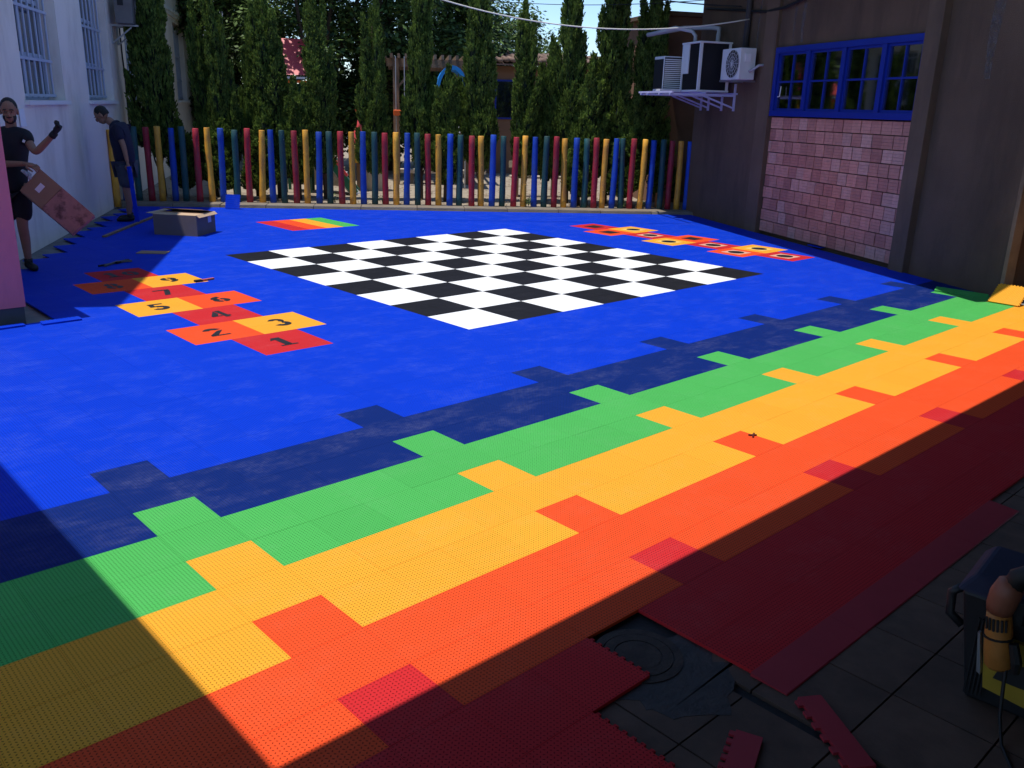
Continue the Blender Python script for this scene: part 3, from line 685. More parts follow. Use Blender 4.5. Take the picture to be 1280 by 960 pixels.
# ================================================================== FENCE
fence=thing('post_fence',FO,FA,'fence of round wooden posts painted red yellow blue and green','fence')
fs=[-0.73,-.45,-.22,-0.0,0.19,0.42,0.61,0.85,1.07,1.28,1.53,1.75,1.99,2.18,2.39,2.61,2.82,3.03,3.23,3.45,3.65,3.85,4.06,4.27,4.46,4.66,4.87,5.06,5.27,5.47,5.66,5.89,6.07,6.28,6.48,6.71,6.89,7.1,7.3,7.5,7.69,7.89,8.09,8.28,8.45,8.64,8.81,9.0,9.2,9.39,9.6,9.77,9.95,10.14,10.33]
seq=['yellow','blue','green']+['red','yellow','blue','green']*13
pv={}
for c in POST:
    pv[c]=[]
    for v in range(4):
        m=MB(); pts=[];rs=[]; ph=random.uniform(0,6)
        for i in range(9):
            z=1.33*i/8; pts.append((.005*math.sin(ph+z*3),.005*math.cos(ph*2+z*2.4),z)); rs.append(.060-.006*z/1.33+random.uniform(-.003,.003))
        pts.append((pts[-1][0],pts[-1][1],1.337)); rs.append(.049)
        m.tube(pts,rs,12)
        for q in range(3):     # knots
            z=random.uniform(.2,1.2); a=random.uniform(0,6.28); m.tube([(.045*math.cos(a),.045*math.sin(a),z),(.058*math.cos(a),.058*math.sin(a),z+.004)],[.014,.007],6)
        pv[c].append(m.mesh('post_'+c,POST[c],smooth=True))
for i,s_ in enumerate(fs):
    c=seq[i]; y_=-.56 if i==0 else 0; o=link('post',random.choice(pv[c]),fence,(s_+(.29 if i==0 else 0),y_+random.uniform(-.015,.015),.03 if i else 0),(random.gauss(0,.012),random.gauss(0,.012),random.uniform(0,6.28)),label=c.replace('green','dark green')+' painted post')
    o.scale.z=random.uniform(.985,1.015)
# ================================================================== TREES
def cypress_mesh(seed,H,W,z0=.55):
    """crown = one main flame and a dozen side flames, all covered in upward sprays"""
    rnd=random.Random(seed); m=MB(); core=MB(); fl=[]
    fl.append((Vector((0,0,z0)),Vector((rnd.gauss(0,.02),rnd.gauss(0,.02),1)).normalized(),H-z0,W*.62))
    for q in range(17):
        f=(q+rnd.random()*.8)/17*.74; a=q*2.4+rnd.uniform(-.4,.4); rr=W*.60*(1-f*.92)
        b=Vector((rr*math.cos(a),rr*math.sin(a),z0+.02+f*(H-z0))); tilt=rnd.uniform(.08,.30)
        ax=Vector((math.cos(a)*tilt,math.sin(a)*tilt,1)).normalized(); L=(H-z0)*rnd.uniform(.17,.32)*(1-.4*f); fl.append((b,ax,L,W*rnd.uniform(.26,.40)*(1-.68*f)))
    prof=lambda t:(.55+.45*math.sin(min(t/.28,1)*math.pi/2)) if t<.28 else max(1-((t-.28)/.72)**.95,.02)
    for fi,(b,ax,L,Rf) in enumerate(fl):
        u=ax.orthogonal().normalized(); v=ax.cross(u)
        nsp=int(L*Rf*1500)+34
        bump=[(rnd.uniform(0,6.28),rnd.random(),rnd.uniform(-.22,.28)) for _ in range(10)]
        def rad(t,a):
            r=Rf*prof(t)
            for ba,bt,bw in bump:
                da=math.atan2(math.sin(a-ba),math.cos(a-ba)); r*=1+bw*math.exp(-((da/.6)**2+((t-bt)/.12)**2))
            return r
        for q in range(nsp):
            t=rnd.random()**1.15*.97; a=rnd.uniform(0,6.28); o=u*math.cos(a)+v*math.sin(a); c=b+ax*(t*L)+o*rad(t,a)*rnd.uniform(.70,1.0)
            d=(ax+o*rnd.uniform(.15,.6)+Vector((rnd.gauss(0,.12),rnd.gauss(0,.12),0))).normalized(); sl=rnd.uniform(.09,.19)*(1-.35*t); sd=d.cross(o).normalized(); nn=d.cross(sd)
            for k_ in range(10):
                tt=k_/10; bp=c+d*(tt*sl); an=rnd.uniform(0,6.28); o2=sd*math.cos(an)+nn*math.sin(an)
                dv=(d*rnd.uniform(.8,1.4)+o2*rnd.uniform(.3,.85)*(1-.6*tt)).normalized(); ll=rnd.uniform(.05,.095)*(1-.4*tt); wv=dv.cross((o+Vector((rnd.gauss(0,.45),rnd.gauss(0,.45),rnd.gauss(.25,.35)))).normalized()).normalized()*rnd.uniform(.011,.021)
                m.face([bp,bp+dv*ll*.5+wv,bp+dv*ll,bp+dv*ll*.5-wv])
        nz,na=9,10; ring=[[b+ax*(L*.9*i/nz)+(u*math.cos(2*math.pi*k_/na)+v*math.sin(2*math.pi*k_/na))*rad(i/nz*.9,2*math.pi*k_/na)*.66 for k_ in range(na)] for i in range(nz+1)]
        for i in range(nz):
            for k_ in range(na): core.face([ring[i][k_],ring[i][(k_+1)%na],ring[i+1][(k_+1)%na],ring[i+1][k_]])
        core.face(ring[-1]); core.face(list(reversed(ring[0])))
    tr=MB().tube([(0,0,-.1),(.01,0,.4),(0,.01,H*.5),(0,0,H*.85)],[.07,.055,.035,.01],8)
    for q in range(5): a=q*1.3; tr.tube([(0,0,.25+.07*q),(.12*math.cos(a),.12*math.sin(a),.5+.08*q),(.2*math.cos(a),.2*math.sin(a),.8+.08*q)],[.022,.018,.008],6)
    return m.mesh('crown',M_cyp),core.mesh('shade_core',M_cypcore),tr.mesh('trunk',M_bark,smooth=True),H,W
CV=[cypress_mesh(11,4.4,.56),cypress_mesh(23,4.2,.60),cypress_mesh(37,3.9,.52),cypress_mesh(51,2.7,.48,.35),cypress_mesh(67,4.3,.60)]
def cypress(v,s_,b,h,wd,label,lean=0):
    leaf,cm,tr,H,W=CV[v]; t=thing('cypress_tree',Fp(s_,b,.02),0,label,'tree','cypress trees behind the post fence')
    wd*=.88; t.scale=(wd/(2*W),wd/(2*W),h/H); ax=Vector((-math.sin(FA),math.cos(FA),0))
    t.rotation_euler=(Matrix.Rotation(lean,3,ax)@Matrix.Rotation(random.uniform(0,6.28),3,'Z')).to_euler()
    link('trunk',tr,t); c=link('crown',leaf,t); link('shade_core',cm,c)
    return t
TREES=[(0,-.04,1.0,6.0,1.08,'broad dark cypress in the shade against the white wall',-.015),
 (2,.92,1.25,3.75,.62,'slim cypress right of the shaded one with the white wall showing behind',-.07),
 (1,1.32,1.0,4.0,.80,'leaning cypress third from the left',-.07),
 (3,1.66,1.5,3.35,.62,'short cypress with its tip below the far air conditioners',0),
 (4,2.14,1.25,4.15,1.08,'wide bushy cypress left of the red slatted roof',-.05),
 (0,3.05,1.2,4.05,.98,'wide cypress right of the red slatted roof',-.035),
 (1,4.02,1.2,3.85,.90,'pointed lone cypress left of the pergola',0),
 (2,4.95,1.35,4.6,.88,'tall slim cypress in front of the pergola',0),
 (3,5.44,1.0,2.6,.84,'low bushy cypress under the light blue canopy',0),
 (4,6.16,1.25,4.6,1.05,'tall cypress right of the light blue canopy',-.02),
 (0,7.03,1.2,3.9,.92,'pointed cypress with open sky right of its tip',0),
 (3,7.55,1.5,3.2,.8,'small cypress below the gap of sky',0),
 (2,7.97,1.35,4.6,1.0,'cypress right of the gap of sky',0),
 (3,8.3,.95,2.9,.95,'low cypress filling in front of two taller ones',0),
 (1,8.78,1.3,5.0,1.25,'dense tall cypress second from the right end',0),
 (4,9.52,1.2,4.7,1.12,'rightmost tall cypress beside the air conditioner platform',0),
 (3,9.2,.85,2.4,.9,'low cypress at the right end of the row',0),
 (3,2.55,.95,2.3,.8,'low cypress between the two wide ones by the red roof',0),
 (3,.45,.75,1.45,.80,'knee high dark cypress shrub behind the leftmost posts',0),
 (3,1.15,.7,1.5,.85,'knee high cypress shrub below the leaning cypress',0),
 (3,1.85,.75,1.4,.85,'knee high cypress shrub below the short cypress',0),
 (3,8.1,.7,1.3,.8,'knee high cypress shrub behind the right part of the fence',0),
 (3,9.0,.65,1.35,.9,'knee high cypress shrub near the right end of the fence',0),
 (3,9.85,.7,1.3,.8,'last knee high cypress shrub beside the brown building',0)]
for a in TREES: cypress(*a)
def broad(seed,pos,H,Rr,z0,label,nl=36000,size=.15):
    rnd=random.Random(seed); t=thing('broadleaf_tree',pos,0,label,'tree','broadleaf trees behind the playground')
    cl=[]
    for q in range(85):
        a=rnd.uniform(0,6.28); rr=Rr*math.sqrt(rnd.random()); z=z0+(H-z0)*rnd.random(); sh=1-abs((z-z0)/(H-z0)*2-1)**2.5*.6
        cl.append((Vector((rr*sh*math.cos(a),rr*sh*math.sin(a),z)),rnd.uniform(.4,.95)))
    m=MB()
    for q in range(nl):
        c,r=rnd.choice(cl); d=Vector((rnd.gauss(0,1),rnd.gauss(0,1),rnd.gauss(0,.8))).normalized(); p=c+d*r*rnd.uniform(.5,1.05)
        nrm=(d*.5+Vector((rnd.gauss(0,.5),rnd.gauss(0,.5),1))).normalized(); x=nrm.cross(Vector((rnd.gauss(0,1),rnd.gauss(0,1),.1))).normalized(); y=nrm.cross(x); s_=size*rnd.uniform(.6,1.3)
        m.face([p,p+x*s_*.5+y*s_*.32,p+x*s_*1.1,p+x*s_*.5-y*s_*.32])
    m.build('crown',M_brd,t)
    m=MB(); m.tube([(0,0,-.1),(.1,0,z0*.5),(0,.1,z0),(.1,0,H*.8)],[.22,.18,.14,.04],10)
    for q in range(9):
        c,r=cl[q]; m.tube([(0.05,.05,z0*.8+q*.1),(c.x*.5,c.y*.5,(z0+c.z)/2),tuple(c)],[.09,.06,.02],6)
    m.build('trunk',M_bark,t,smooth=True)
broad(3,Fp(2.2,8.5,0),8.5,2.8,1.2,'dark leafy tree behind the red slatted roof')
broad(5,Fp(4.2,9.5,0),8.5,3.0,1.0,'big dark leafy tree left of the pergola')
broad(9,Fp(-.8,12.5,0),9.0,2.6,1.4,'leafy tree far left by the end of the white wall')
broad(13,Fp(5.9,12.5,0),5.6,2.2,1.6,'leafy tree behind the pergola and the blue canopy',16000)
broad(17,Fp(8.2,15.5,0),4.9,2.5,1.2,'lower leafy tree behind the brown tiled house',14000)
# fallen leaves on the sand
rl=random.Random(5); m=MB()
for q in range(2600):
    p=Fp(rl.uniform(-.5,11),.16+rl.random()**1.6*8,.045+rl.uniform(0,.02)); a=rl.uniform(0,6.28); d=Vector((math.cos(a),math.sin(a),rl.uniform(-.2,.2)))*rl.uniform(.03,.075); e=Vector((-math.sin(a),math.cos(a),rl.uniform(-.2,.3)))*rl.uniform(.012,.03)
    m.face([p,p+d*.5+e,p+d,p+d*.5-e])
m.build('leaf_litter',leaf_mat('dry leaves',(.05,.03,.015,1),(.28,.17,.08,1),.1),None,kind='stuff',label='fallen dry leaves scattered on the sand behind the fence')
# small weeds at the kerb
for i,(s_,b) in enumerate(((6.95,-.05),(7.02,.12),(8.9,.12),(9.25,.1),(4.2,.15),(3.3,.16))):
    m=MB()
    for q in range(46):
        a=random.uniform(0,6.28); r=random.uniform(.0,.09); p=Vector((r*math.cos(a),r*math.sin(a),random.uniform(.02,.15))); d=Vector((math.cos(a),math.sin(a),random.uniform(-.2,.8))).normalized(); x=d.cross(Vector((0,0,1))).normalized()*.012
        m.face([p,p+d*.03+x,p+d*.07,p+d*.03-x])
    for q in range(5): m.tube([(0,0,0),(.03*math.cos(q),.03*math.sin(q),.13)],[.004,.002],4)
    lab=['leafy weed growing at the kerb in the middle of the fence','small weed beside the middle weed at the kerb','weed at the kerb towards the right end','last weed at the right end of the kerb','weed behind the fence below the lone cypress','weed behind the fence below the slide'][i]
    m.build('weed',M_brd,None,loc=Fp(s_,b,.05),label=lab,cat='plant')
# ================================================================== PLAYGROUND BEHIND THE FENCE
def fthing(name,label,cat): return thing(name,FO,FA,label,cat)
# red slatted playhouse roof
ph=fthing('playhouse','playhouse with a red slatted pitched roof and orange trim between the cypresses','playhouse')
m=MB(); 
for sx in (1.45,2.75):
    for sy in (5.6,6.8): m.box(sx-.05,sy-.05,0,sx+.05,sy+.05,2.35)
m.build('frame',M_yplast,ph)
for i in range(10):
    f=i/10; y0=5.4+.8*f; z=2.47+.85*f; hw=.78-.30*f
    m=MB(); m.hexa([(2.1-hw,y0,z),(2.1+hw,y0,z),(2.1+hw,y0+.03,z+.005),(2.1-hw,y0+.03,z+.005),(2.1-hw+.02,y0+.07,z+.083),(2.1+hw-.02,y0+.07,z+.083),(2.1+hw-.02,y0+.10,z+.088),(2.1-hw+.02,y0+.10,z+.088)]); m.build('roof_slat',M_rplast,ph)
MB().box(1.3,5.41,2.38,2.9,5.46,2.43).build('trim_board',M_paper,ph); MB().box(1.3,5.40,2.29,2.9,5.47,2.345).build('fascia',M_oplast,ph)
MB().box(1.4,6.9,.9,2.8,6.95,2.3).build('back_panel',M_gplast,ph); MB().box(1.4,5.55,1.0,2.8,6.85,1.05).build('deck',M_gplast,ph)
# slide with ladder
sd=fthing('slide','green sided slide with red rail and grey steps behind the fence','slide'); sd.location=Fp(-.27,0)
m=MB(); m.bar((2.95,2.3,1.22),(3.85,2.0,.05),.04,.16); m.build('side_rail',M_gplast,sd)
m=MB(); m.bar((2.95,2.85,1.22),(3.85,2.55,.05),.04,.16); m.build('side_rail',M_gplast,sd)
m=MB(); m.bar((2.95,2.575,1.17),(3.85,2.275,.0),.5,.03); m.build('chute',M_greysl,sd)
for i in range(5):
    f=.12+i*.18; m=MB(); m.box(2.95+.9*f-.01,2.32-.3*f+.02,1.2-1.17*f,2.95+.9*f+.12,2.82-.3*f-.02,1.2-1.17*f+.035); m.build('step',M_greysl,sd)
m=MB(); m.bar((3.0,2.15,1.28),(3.7,1.94,.42),.035,.05); m.build('hand_rail',M_rplast,sd)
m=MB(); m.box(2.35,2.2,1.17,2.95,2.9,1.22); 
for sx in (2.4,2.9):
    for sy in (2.25,2.85): m.box(sx-.03,sy-.03,0,sx+.03,sy+.03,1.168)
m.build('platform',M_gplast,sd)
# red cone topped play post and yellow barrel
cn=fthing('play_tower','red cone topped play tower with orange cap and yellow panel','play tower'); cn.location=Fp(-.42,0)
m=MB(); m.tube([(4.02,3.2,1.0),(4.02,3.2,1.12),(4.05,3.2,1.40),(4.06,3.2,1.60)],[.20,.17,.05,.03],14); m.build('cone',M_rplast,cn,smooth=True)
m=MB(); m.tube([(4.06,3.2,1.60),(4.06,3.2,1.68),(4.06,3.2,1.74)],[.05,.07,.10],12); m.build('cap',M_oplast,cn)
m=MB(); m.tube([(4.02,3.2,.62),(4.02,3.2,.998)],[.2,.2],16); m.build('drum',M_yplast,cn,smooth=True)
m=MB(); m.tube([(4.02,3.2,0),(4.02,3.2,.62)],[.05,.05],8); m.build('stem',M_wood,cn)
br=fthing('barrel','yellow plastic barrel behind the blue and green posts left of the lone cypress','barrel'); br.location=Fp(-.52,0)
m=MB(); m.tube([(4.42,3.4,.42),(4.42,3.4,.46),(4.42,3.4,.62),(4.42,3.4,.95),(4.42,3.4,1.0)],[.2,.25,.27,.25,.22],18); m.build('shell',M_yplast,br,smooth=True)
m=MB(); m.tube([(4.42,3.4,0),(4.42,3.4,.42)],[.22,.22],14); m.build('stand',M_paleW,br)
# swing frame with orange seat top
sw=fthing('swing','swing with thin ropes and an orange box seat in front of the pergola','swing')
for x in (4.42,4.62): MB().tube([(x,4.6,1.74),(x,4.6,2.93)],.012,6).build('rope',M_pvc,sw)
MB().box(4.36,4.5,1.62,4.68,4.7,1.75).build('seat',M_oplast,sw,bevel=.02)
for x in (4.42,4.62): MB().tube([(x,4.6,.5),(x,4.6,1.62)],.010,6).build('rope',M_pvc,sw)
# pergola
pg=fthing('pergola','brown timber pergola with square beams behind the cypresses','pergola')
for x in (4.42,6.15):
    for y in (5.0,7.2): MB().box(x-.07,y-.07,0,x+.07,y+.07,2.72).build('post',M_wood,pg)
for y in (5.0,7.2): MB().box(4.2,y-.06,2.721,6.35,y+.06,2.90).build('beam',M_wood,pg)
for i in range(13): x=4.1+.17*i+.02; MB().box(x,4.72,2.901,x+.06,7.6,3.0).build('rafter',M_wood,pg)
for x,s_ in ((4.42,1),(6.15,-1)):
    m=MB(); m.bar((x+s_*.071,5.0,2.3),(x+s_*.45,5.0,2.72),.05,.06,up=(0,1,0)); m.build('brace',M_wood,pg)
MB().box(4.75,7.0,1.2,5.05,7.06,2.4).build('panel',M_pvc,pg)
# blue canopy
cp=fthing('canopy','light blue arched canopy behind the low bushy cypress','canopy'); cp.location=Fp(5.69-5.78*.55,-2.2); cp.scale=(.55,1,.93)
m=MB(); n=12
for i in range(n):
    a0=math.pi*i/n; a1=math.pi*(i+1)/n
    f=lambda a,y,r:(5.78+r*math.cos(a),y,2.42+.85*r*math.sin(a))
    m.hexa([f(a0,5.9,.50),f(a1,5.9,.50),f(a1,7.0,.50),f(a0,7.0,.50),f(a0,5.9,.62),f(a1,5.9,.62),f(a1,7.0,.62),f(a0,7.0,.62)])
m.build('canvas',M_cblue,cp)
for x in (5.22,6.34):
    for y in (5.95,6.95): MB().box(x-.025,y-.025,0,x+.025,y+.025,2.418).build('pole',M_pvc,cp)
# brown tiled house
bh_=fthing('tiled_house','brown house with clay tiled roof and dark window behind the cypresses','house')
MB().box(6.95,9.0,0,11.5,13,2.98).build('wall',M_brown,bh_)
wn=MB().box(7.15,8.955,1.55,7.95,8.998,2.62).build('window',M_bframe,bh_); MB().box(7.2,8.95,1.6,7.9,8.954,2.57).build('pane',M_glass,wn)
rt=MB(); 
rt.tube([(0,0,.05),(0,.5,.09),(0,1.6,.21)],.088,8,squash=.75); rtm=rt.mesh('roof_tile',M_roof,smooth=True)
MB().hexa if False else None
m=MB(); m.hexa([(6.6,8.55,2.985),(11.8,8.55,2.985),(11.8,13.2,3.5),(6.6,13.2,3.5),(6.6,8.55,3.03),(11.8,8.55,3.03),(11.8,13.2,3.55),(6.6,13.2,3.55)]); m.build('roof',M_roof,bh_)
for i in range(28): link('roof_tile',rtm,bh_,(6.7+.18*i,8.5,3.07+random.uniform(-.01,.01)),(random.gauss(0,.01),0,random.gauss(0,.02)))
for i in range(28): link('roof_tile',rtm,bh_,(6.7+.18*i,10.02,3.24+random.uniform(-.01,.01)),(random.gauss(0,.01),0,random.gauss(0,.02)))
# benches of pale planks
bn=fthing('plank_bench','bench of pale weathered planks behind the fence right of the middle','bench')
for y,z in ((2.2,.42),(2.4,.42)): MB().box(6.9,y,z,8.0,y+.16,z+.045).build('plank',M_paleW,bn)
MB().box(6.9,2.62,.62,8.0,2.66,.76).build('backrest',M_paleW,bn)
for x in (7.0,7.85): MB().box(x,2.2,0,x+.07,2.68,.418).build('leg',M_wood,bn)
bn=fthing('plank_bench','low pale concrete bench behind the fence in front of the sand','bench')
MB().box(4.5,5.0,.28,6.6,5.45,.36).build('seat',M_paleW,bn)
for x in (4.7,6.2): MB().box(x,5.05,0,x+.12,5.4,.279).build('leg',M_kerb,bn)
MB().box(1.9,4.2,.02,3.2,4.7,.42).build('planter_block',M_kerb,None,loc=FO,rot=(0,0,FA),label='low pale concrete block behind the fence under the red roof',cat='planter')
# broken orange stump
m=MB(); m.tube([(9.75,.55,0),(9.77,.55,.35),(9.83,.55,.6),(9.86,.56,.8)],[.09,.10,.075,.02],9)
m.build('broken_stump',mat('raw orange wood',(.52,.24,.10,1),.85,.25,12,.01,30),None,loc=FO,rot=(0,0,FA),label='broken raw wood stump behind the right end of the fence',cat='stump')

# ================================================================== CARTONS AND SMALL THINGS
bx=thing('cardboard_box',(-.15*T,23.2*T,0),R_(-51.2),'open brown cardboard box with raised flaps on the blue floor','box')
w_,d_,h_=.66,.56,.29
m=MB(); tk=.006
m.box(0,0,0,w_,tk,h_); m.box(0,d_-tk,0,w_,d_,h_); m.box(0,tk,0,tk,d_-tk,h_); m.box(w_-tk,tk,0,w_,d_-tk,h_); m.box(tk,tk,0,w_-tk,d_-tk,tk); m.build('carton',mat('grey brown carton',(.17,.135,.12,1),.85,.1,5),bx)
def flap(a,b,dirv,L,nm='flap'):
    m=MB(); a=Vector(a); b=Vector(b); dv=Vector(dirv).normalized()*L; up=Vector((0,0,.005))
    m.hexa([a,b,b+dv*1.0,a+dv,a+up,b+up,b+dv+up,a+dv+up]); m.build(nm,M_cardin,bx)
flap((0,.002,h_),(w_,.002,h_),(0,1,.03),.30); flap((0,d_-.002,h_),(w_,d_-.002,h_),(0,-1,.18),.36); flap((.002,.0,h_+.008),(.002,d_,h_+.008),(-1,0,.05),.10); flap((w_-.002,.0,h_+.008),(w_-.002,d_,h_+.008),(.6,0,-.5),.06)
MB().box(w_+.0005,d_*.6,h_*.55,w_+.002,d_*.78,h_*.85).build('sticker',M_bars,bx)
m=MB(); m.box(0,0,.002,.36,.20,.010); m.build('cardboard_sheet',M_card,None,loc=(-2.9*T,18.2*T,0),rot=(0,0,R_(-40)),label='flat scrap of cardboard on the blue floor at the shade line',cat='cardboard')
m=MB(); m.bar((-2.42*T,23.36*T,.014),(2.21*T,29.31*T,.014),.05,.024); m.build('wooden_batten',M_wood,None,label='long thin wooden batten on the floor left of the carton',cat='batten')
# pliers / rubber mallet in the shade
pl=thing('pliers',(-4.4*T,16.2*T,.0),R_(20),'dark pliers lying open on the shaded blue floor','pliers')
m=MB(); m.bar((-.24,0,.012),(.02,.015,.014),.02,.018); m.bar((.0,.0,.014),(.22,.06,.014),.035,.022); m.build('grip',M_cable,pl)
m=MB(); m.bar((-.20,-.05,.012),(.03,.03,.02),.02,.018); m.bar((.03,.03,.02),(.2,-.02,.016),.03,.02); m.build('jaw',mat('worn tool steel',(.16,.16,.13,1),.4,.2,9,metal=.5),pl)
kn=thing('utility_knife',(-3.27*T,11.12*T,.0),R_(4),'small utility knife with orange handle beside the yellow 9','knife')
m=MB(); m.bar((-.06,0,.012),(.02,0,.012),.05,.02); m.build('blade_holder',M_cable,kn)
m=MB(); m.bar((.02,0,.012),(.17,.02,.012),.025,.018); m.build('handle',mat('orange grip',(.6,.14,.06,1),.5),kn)
m=MB(); m.tube([(-.03,-.02,.006),(0,0,.008),(.03,.012,.006)],.006,6); m.tube([(-.02,.02,.006),(0,0,.007),(.02,-.012,.006)],.005,6)
m.build('plastic_offcut',mat('dark red plastic bit',(.09,.012,.012,1),.5),None,loc=(-1.07*T,-10.34*T,0),label='tiny dark plastic offcut on the orange tab',cat='offcut')
# held blue strip next to the stooping man is added with the people

# toolbox with a power tool in front, bottom right
tb=thing('toolbox',(-6.53*T,-16.52*T,-.0145),R_(-84),'black toolbox with yellow label and dark blue lid at the lower right border','toolbox')
# local: +x towards -v (to the right in view), +y away from the camera (+u)
W_,D_,H_=.52,.34,.40
m=MB(); m.hexa([(.02,.02,0),(W_-.02,.02,0),(W_-.02,D_-.02,0),(.02,D_-.02,0),(-.045,0,H_),(W_,0,H_),(W_,D_,H_),(-.045,D_,H_)]); m.build('body',M_tool,tb,bevel=.012)
m=MB(); m.hexa([(-.065,-.02,H_+.001),(W_+.02,-.02,H_+.001),(W_+.02,D_+.02,H_+.001),(-.065,D_+.02,H_+.001),(-.02,.03,H_+.06),(W_-.03,.03,H_+.06),(W_-.03,D_-.03,H_+.06),(-.02,D_-.03,H_+.06)]); m.build('lid',M_toolt,tb,bevel=.015)
m=MB(); m.tube([(-.055,.06,H_-.02),(-.085,.06,H_-.05),(-.08,.06,H_-.13),(-.035,.06,H_-.16)],.016,8); m.build('side_handle',M_tool,tb,smooth=True)
m=MB(); m.hexa([(.075,-.004,.075),(W_-.04,-.003,.02),(W_-.04,.02,.02),(.075,.02,.075),(.045,-.015,.285),(W_-.03,-.015,.285),(W_-.03,.01,.285),(.045,.01,.285)]); lb=m.build('label_panel',M_toily,tb)
m=MB(); m.prism([(0,0),(.10,0),(.12,.05),(.09,.08),(.02,.07)],0,.005); m.build('label_print',M_tool,tb,loc=(.10,-.0125,.13),rot=(R_(87),0,0))
cu=bpy.data.curves.new('lettering','FONT'); cu.body='STA'; cu.size=.042; cu.extrude=.0008; cu.offset=.0012
to=bpy.data.objects.new('tmp',cu); COL.objects.link(to)
me=bpy.data.meshes.new_from_object(to.evaluated_get(bpy.context.evaluated_depsgraph_get())); bpy.data.objects.remove(to); me.materials.clear(); me.materials.append(M_tool)
link('lettering',me,lb,(.052,-.0155,.245),(R_(87.4),0,0))
for lx in (.10,.40):
    MB().box(lx,-.03,H_-.05,lx+.05,-.004,H_+.035).build('latch',M_tool,tb,bevel=.004)
m=MB()
for i in range(5): m.box(.02+.012*i,-.006+.0004*i,.03,.026+.012*i,.002,H_-.08)
m.build('ribs',M_tool,tb)
dr=thing('power_tool',tb.matrix_basis@Vector((0,0,0)),0,'orange handheld power tool hanging on the front of the black toolbox','power tool')
dr.location=(-6.53*T+.143*math.cos(R_(-84))+.058*math.sin(R_(-84)),-16.52*T+.143*math.sin(R_(-84))-.058*math.cos(R_(-84)),.0); dr.rotation_euler=(0,R_(-9),R_(-84))
m=MB(); m.tube([(0,0,.19),(0,0,.20),(0,0,.25),(0.0,0,.33),(0.0,0,.385)],[.033,.041,.044,.041,.037],16); m.build('body',M_power,dr,smooth=True)
m=MB()
for i in range(6):
    a=math.pi*1.5+(-.7+.28*i); m.box(.044*math.cos(a)-.003,.044*math.sin(a)-.004,.335,.044*math.cos(a)+.003,.044*math.sin(a)+.004,.375)
m.build('vent_slots',M_cable,dr)
m=MB(); m.tube([(0,0,.30),(0,0,.306)],[.0475,.0475],16); m.build('seam_band',M_cable,dr)
m=MB(); m.tube([(0.0,0,.386),(0.004,0,.41),(.016,0,.45),(.032,0,.485),(.045,0,.50)],[.038,.043,.046,.042,.024],14); m.build('head',M_power2,dr,smooth=True)
m=MB(); m.tube([(.035,0,.47),(.05,0,.515),(.10,0,.545),(.16,0,.535)],[.03,.032,.030,.024],10); m.build('grip',M_cable,dr,smooth=True)
m=MB(); m.tube([(.05,-.03,.30),(.06,-.035,.24),(.056,-.032,.20)],[.015,.018,.012],8); m.build('switch',M_cable,dr)
m=MB(); m.hexa([(-.062,-.01,.16),(-.05,-.01,.15),(-.05,.01,.15),(-.062,.01,.16),(-.06,-.008,.30),(-.053,-.008,.30),(-.053,.008,.30),(-.06,.008,.30)]); m.build('blade',M_steel,dr)
cable('power_cable',[(-6.72*T,-17.0*T,.24),(-6.76*T,-17.02*T,.16),(-6.86*T,-17.08*T,.05),(-7.05*T,-17.2*T,-.008),(-7.5*T,-17.5*T,-.010),(-8.2*T,-17.9*T,-.010),(-9*T,-18.6*T,-.010)],.006,M_cable,'black power cable hanging from the orange tool onto the slabs')

# ================================================================== PEOPLE
def skin_mesh(name,verts,edges,mats,parent,root=0,sub=2,label=None):
    """verts: name->((x,y,z),rx,ry)"""
    names=list(verts); me=bpy.data.meshes.new(name); me.from_pydata([verts[n][0] for n in names],[(names.index(a),names.index(b)) for a,b in edges],[])
    o=bpy.data.objects.new(name,me); COL.objects.link(o)
    sk=o.modifiers.new('skin','SKIN'); sk.use_smooth_shade=True
    for i,n in enumerate(names):
        d=me.skin_vertices[0].data[i]; d.radius=(verts[n][1],verts[n][2]); d.use_root=(i==root)
    sb_=o.modifiers.new('sub','SUBSURF'); sb_.levels=sub; sb_.render_levels=sub
    dg=bpy.context.evaluated_depsgraph_get(); new=bpy.data.meshes.new_from_object(o.evaluated_get(dg))
    bpy.data.objects.remove(o); new.materials.clear(); new.materials.append(mats)
    new.polygons.foreach_set('use_smooth',[True]*len(new.polygons))
    return link(name,new,parent,label=label)
def ellipsoid(m,c,r,n=14,nz=10,rotm=None,mi=0,zmin=-1,zmax=1,ymax=None):
    c=Vector(c); i0=len(m.v); rows=[]
    for i in range(nz+1):
        ph=-math.pi/2+math.pi*i/nz; row=[]
        for j in range(n):
            a=2*math.pi*j/n; p=Vector((r[0]*math.cos(ph)*math.cos(a),r[1]*math.cos(ph)*math.sin(a),r[2]*math.sin(ph)))
            if rotm: p=rotm@p
            row.append(p+c)
        rows.append(row)
    for i in range(nz):
        s=math.sin(-math.pi/2+math.pi*(i+.5)/nz)
        if s<zmin or s>zmax: continue
        for j in range(n): m.face([rows[i][j],rows[i][(j+1)%n],rows[i+1][(j+1)%n],rows[i+1][j]],mi)
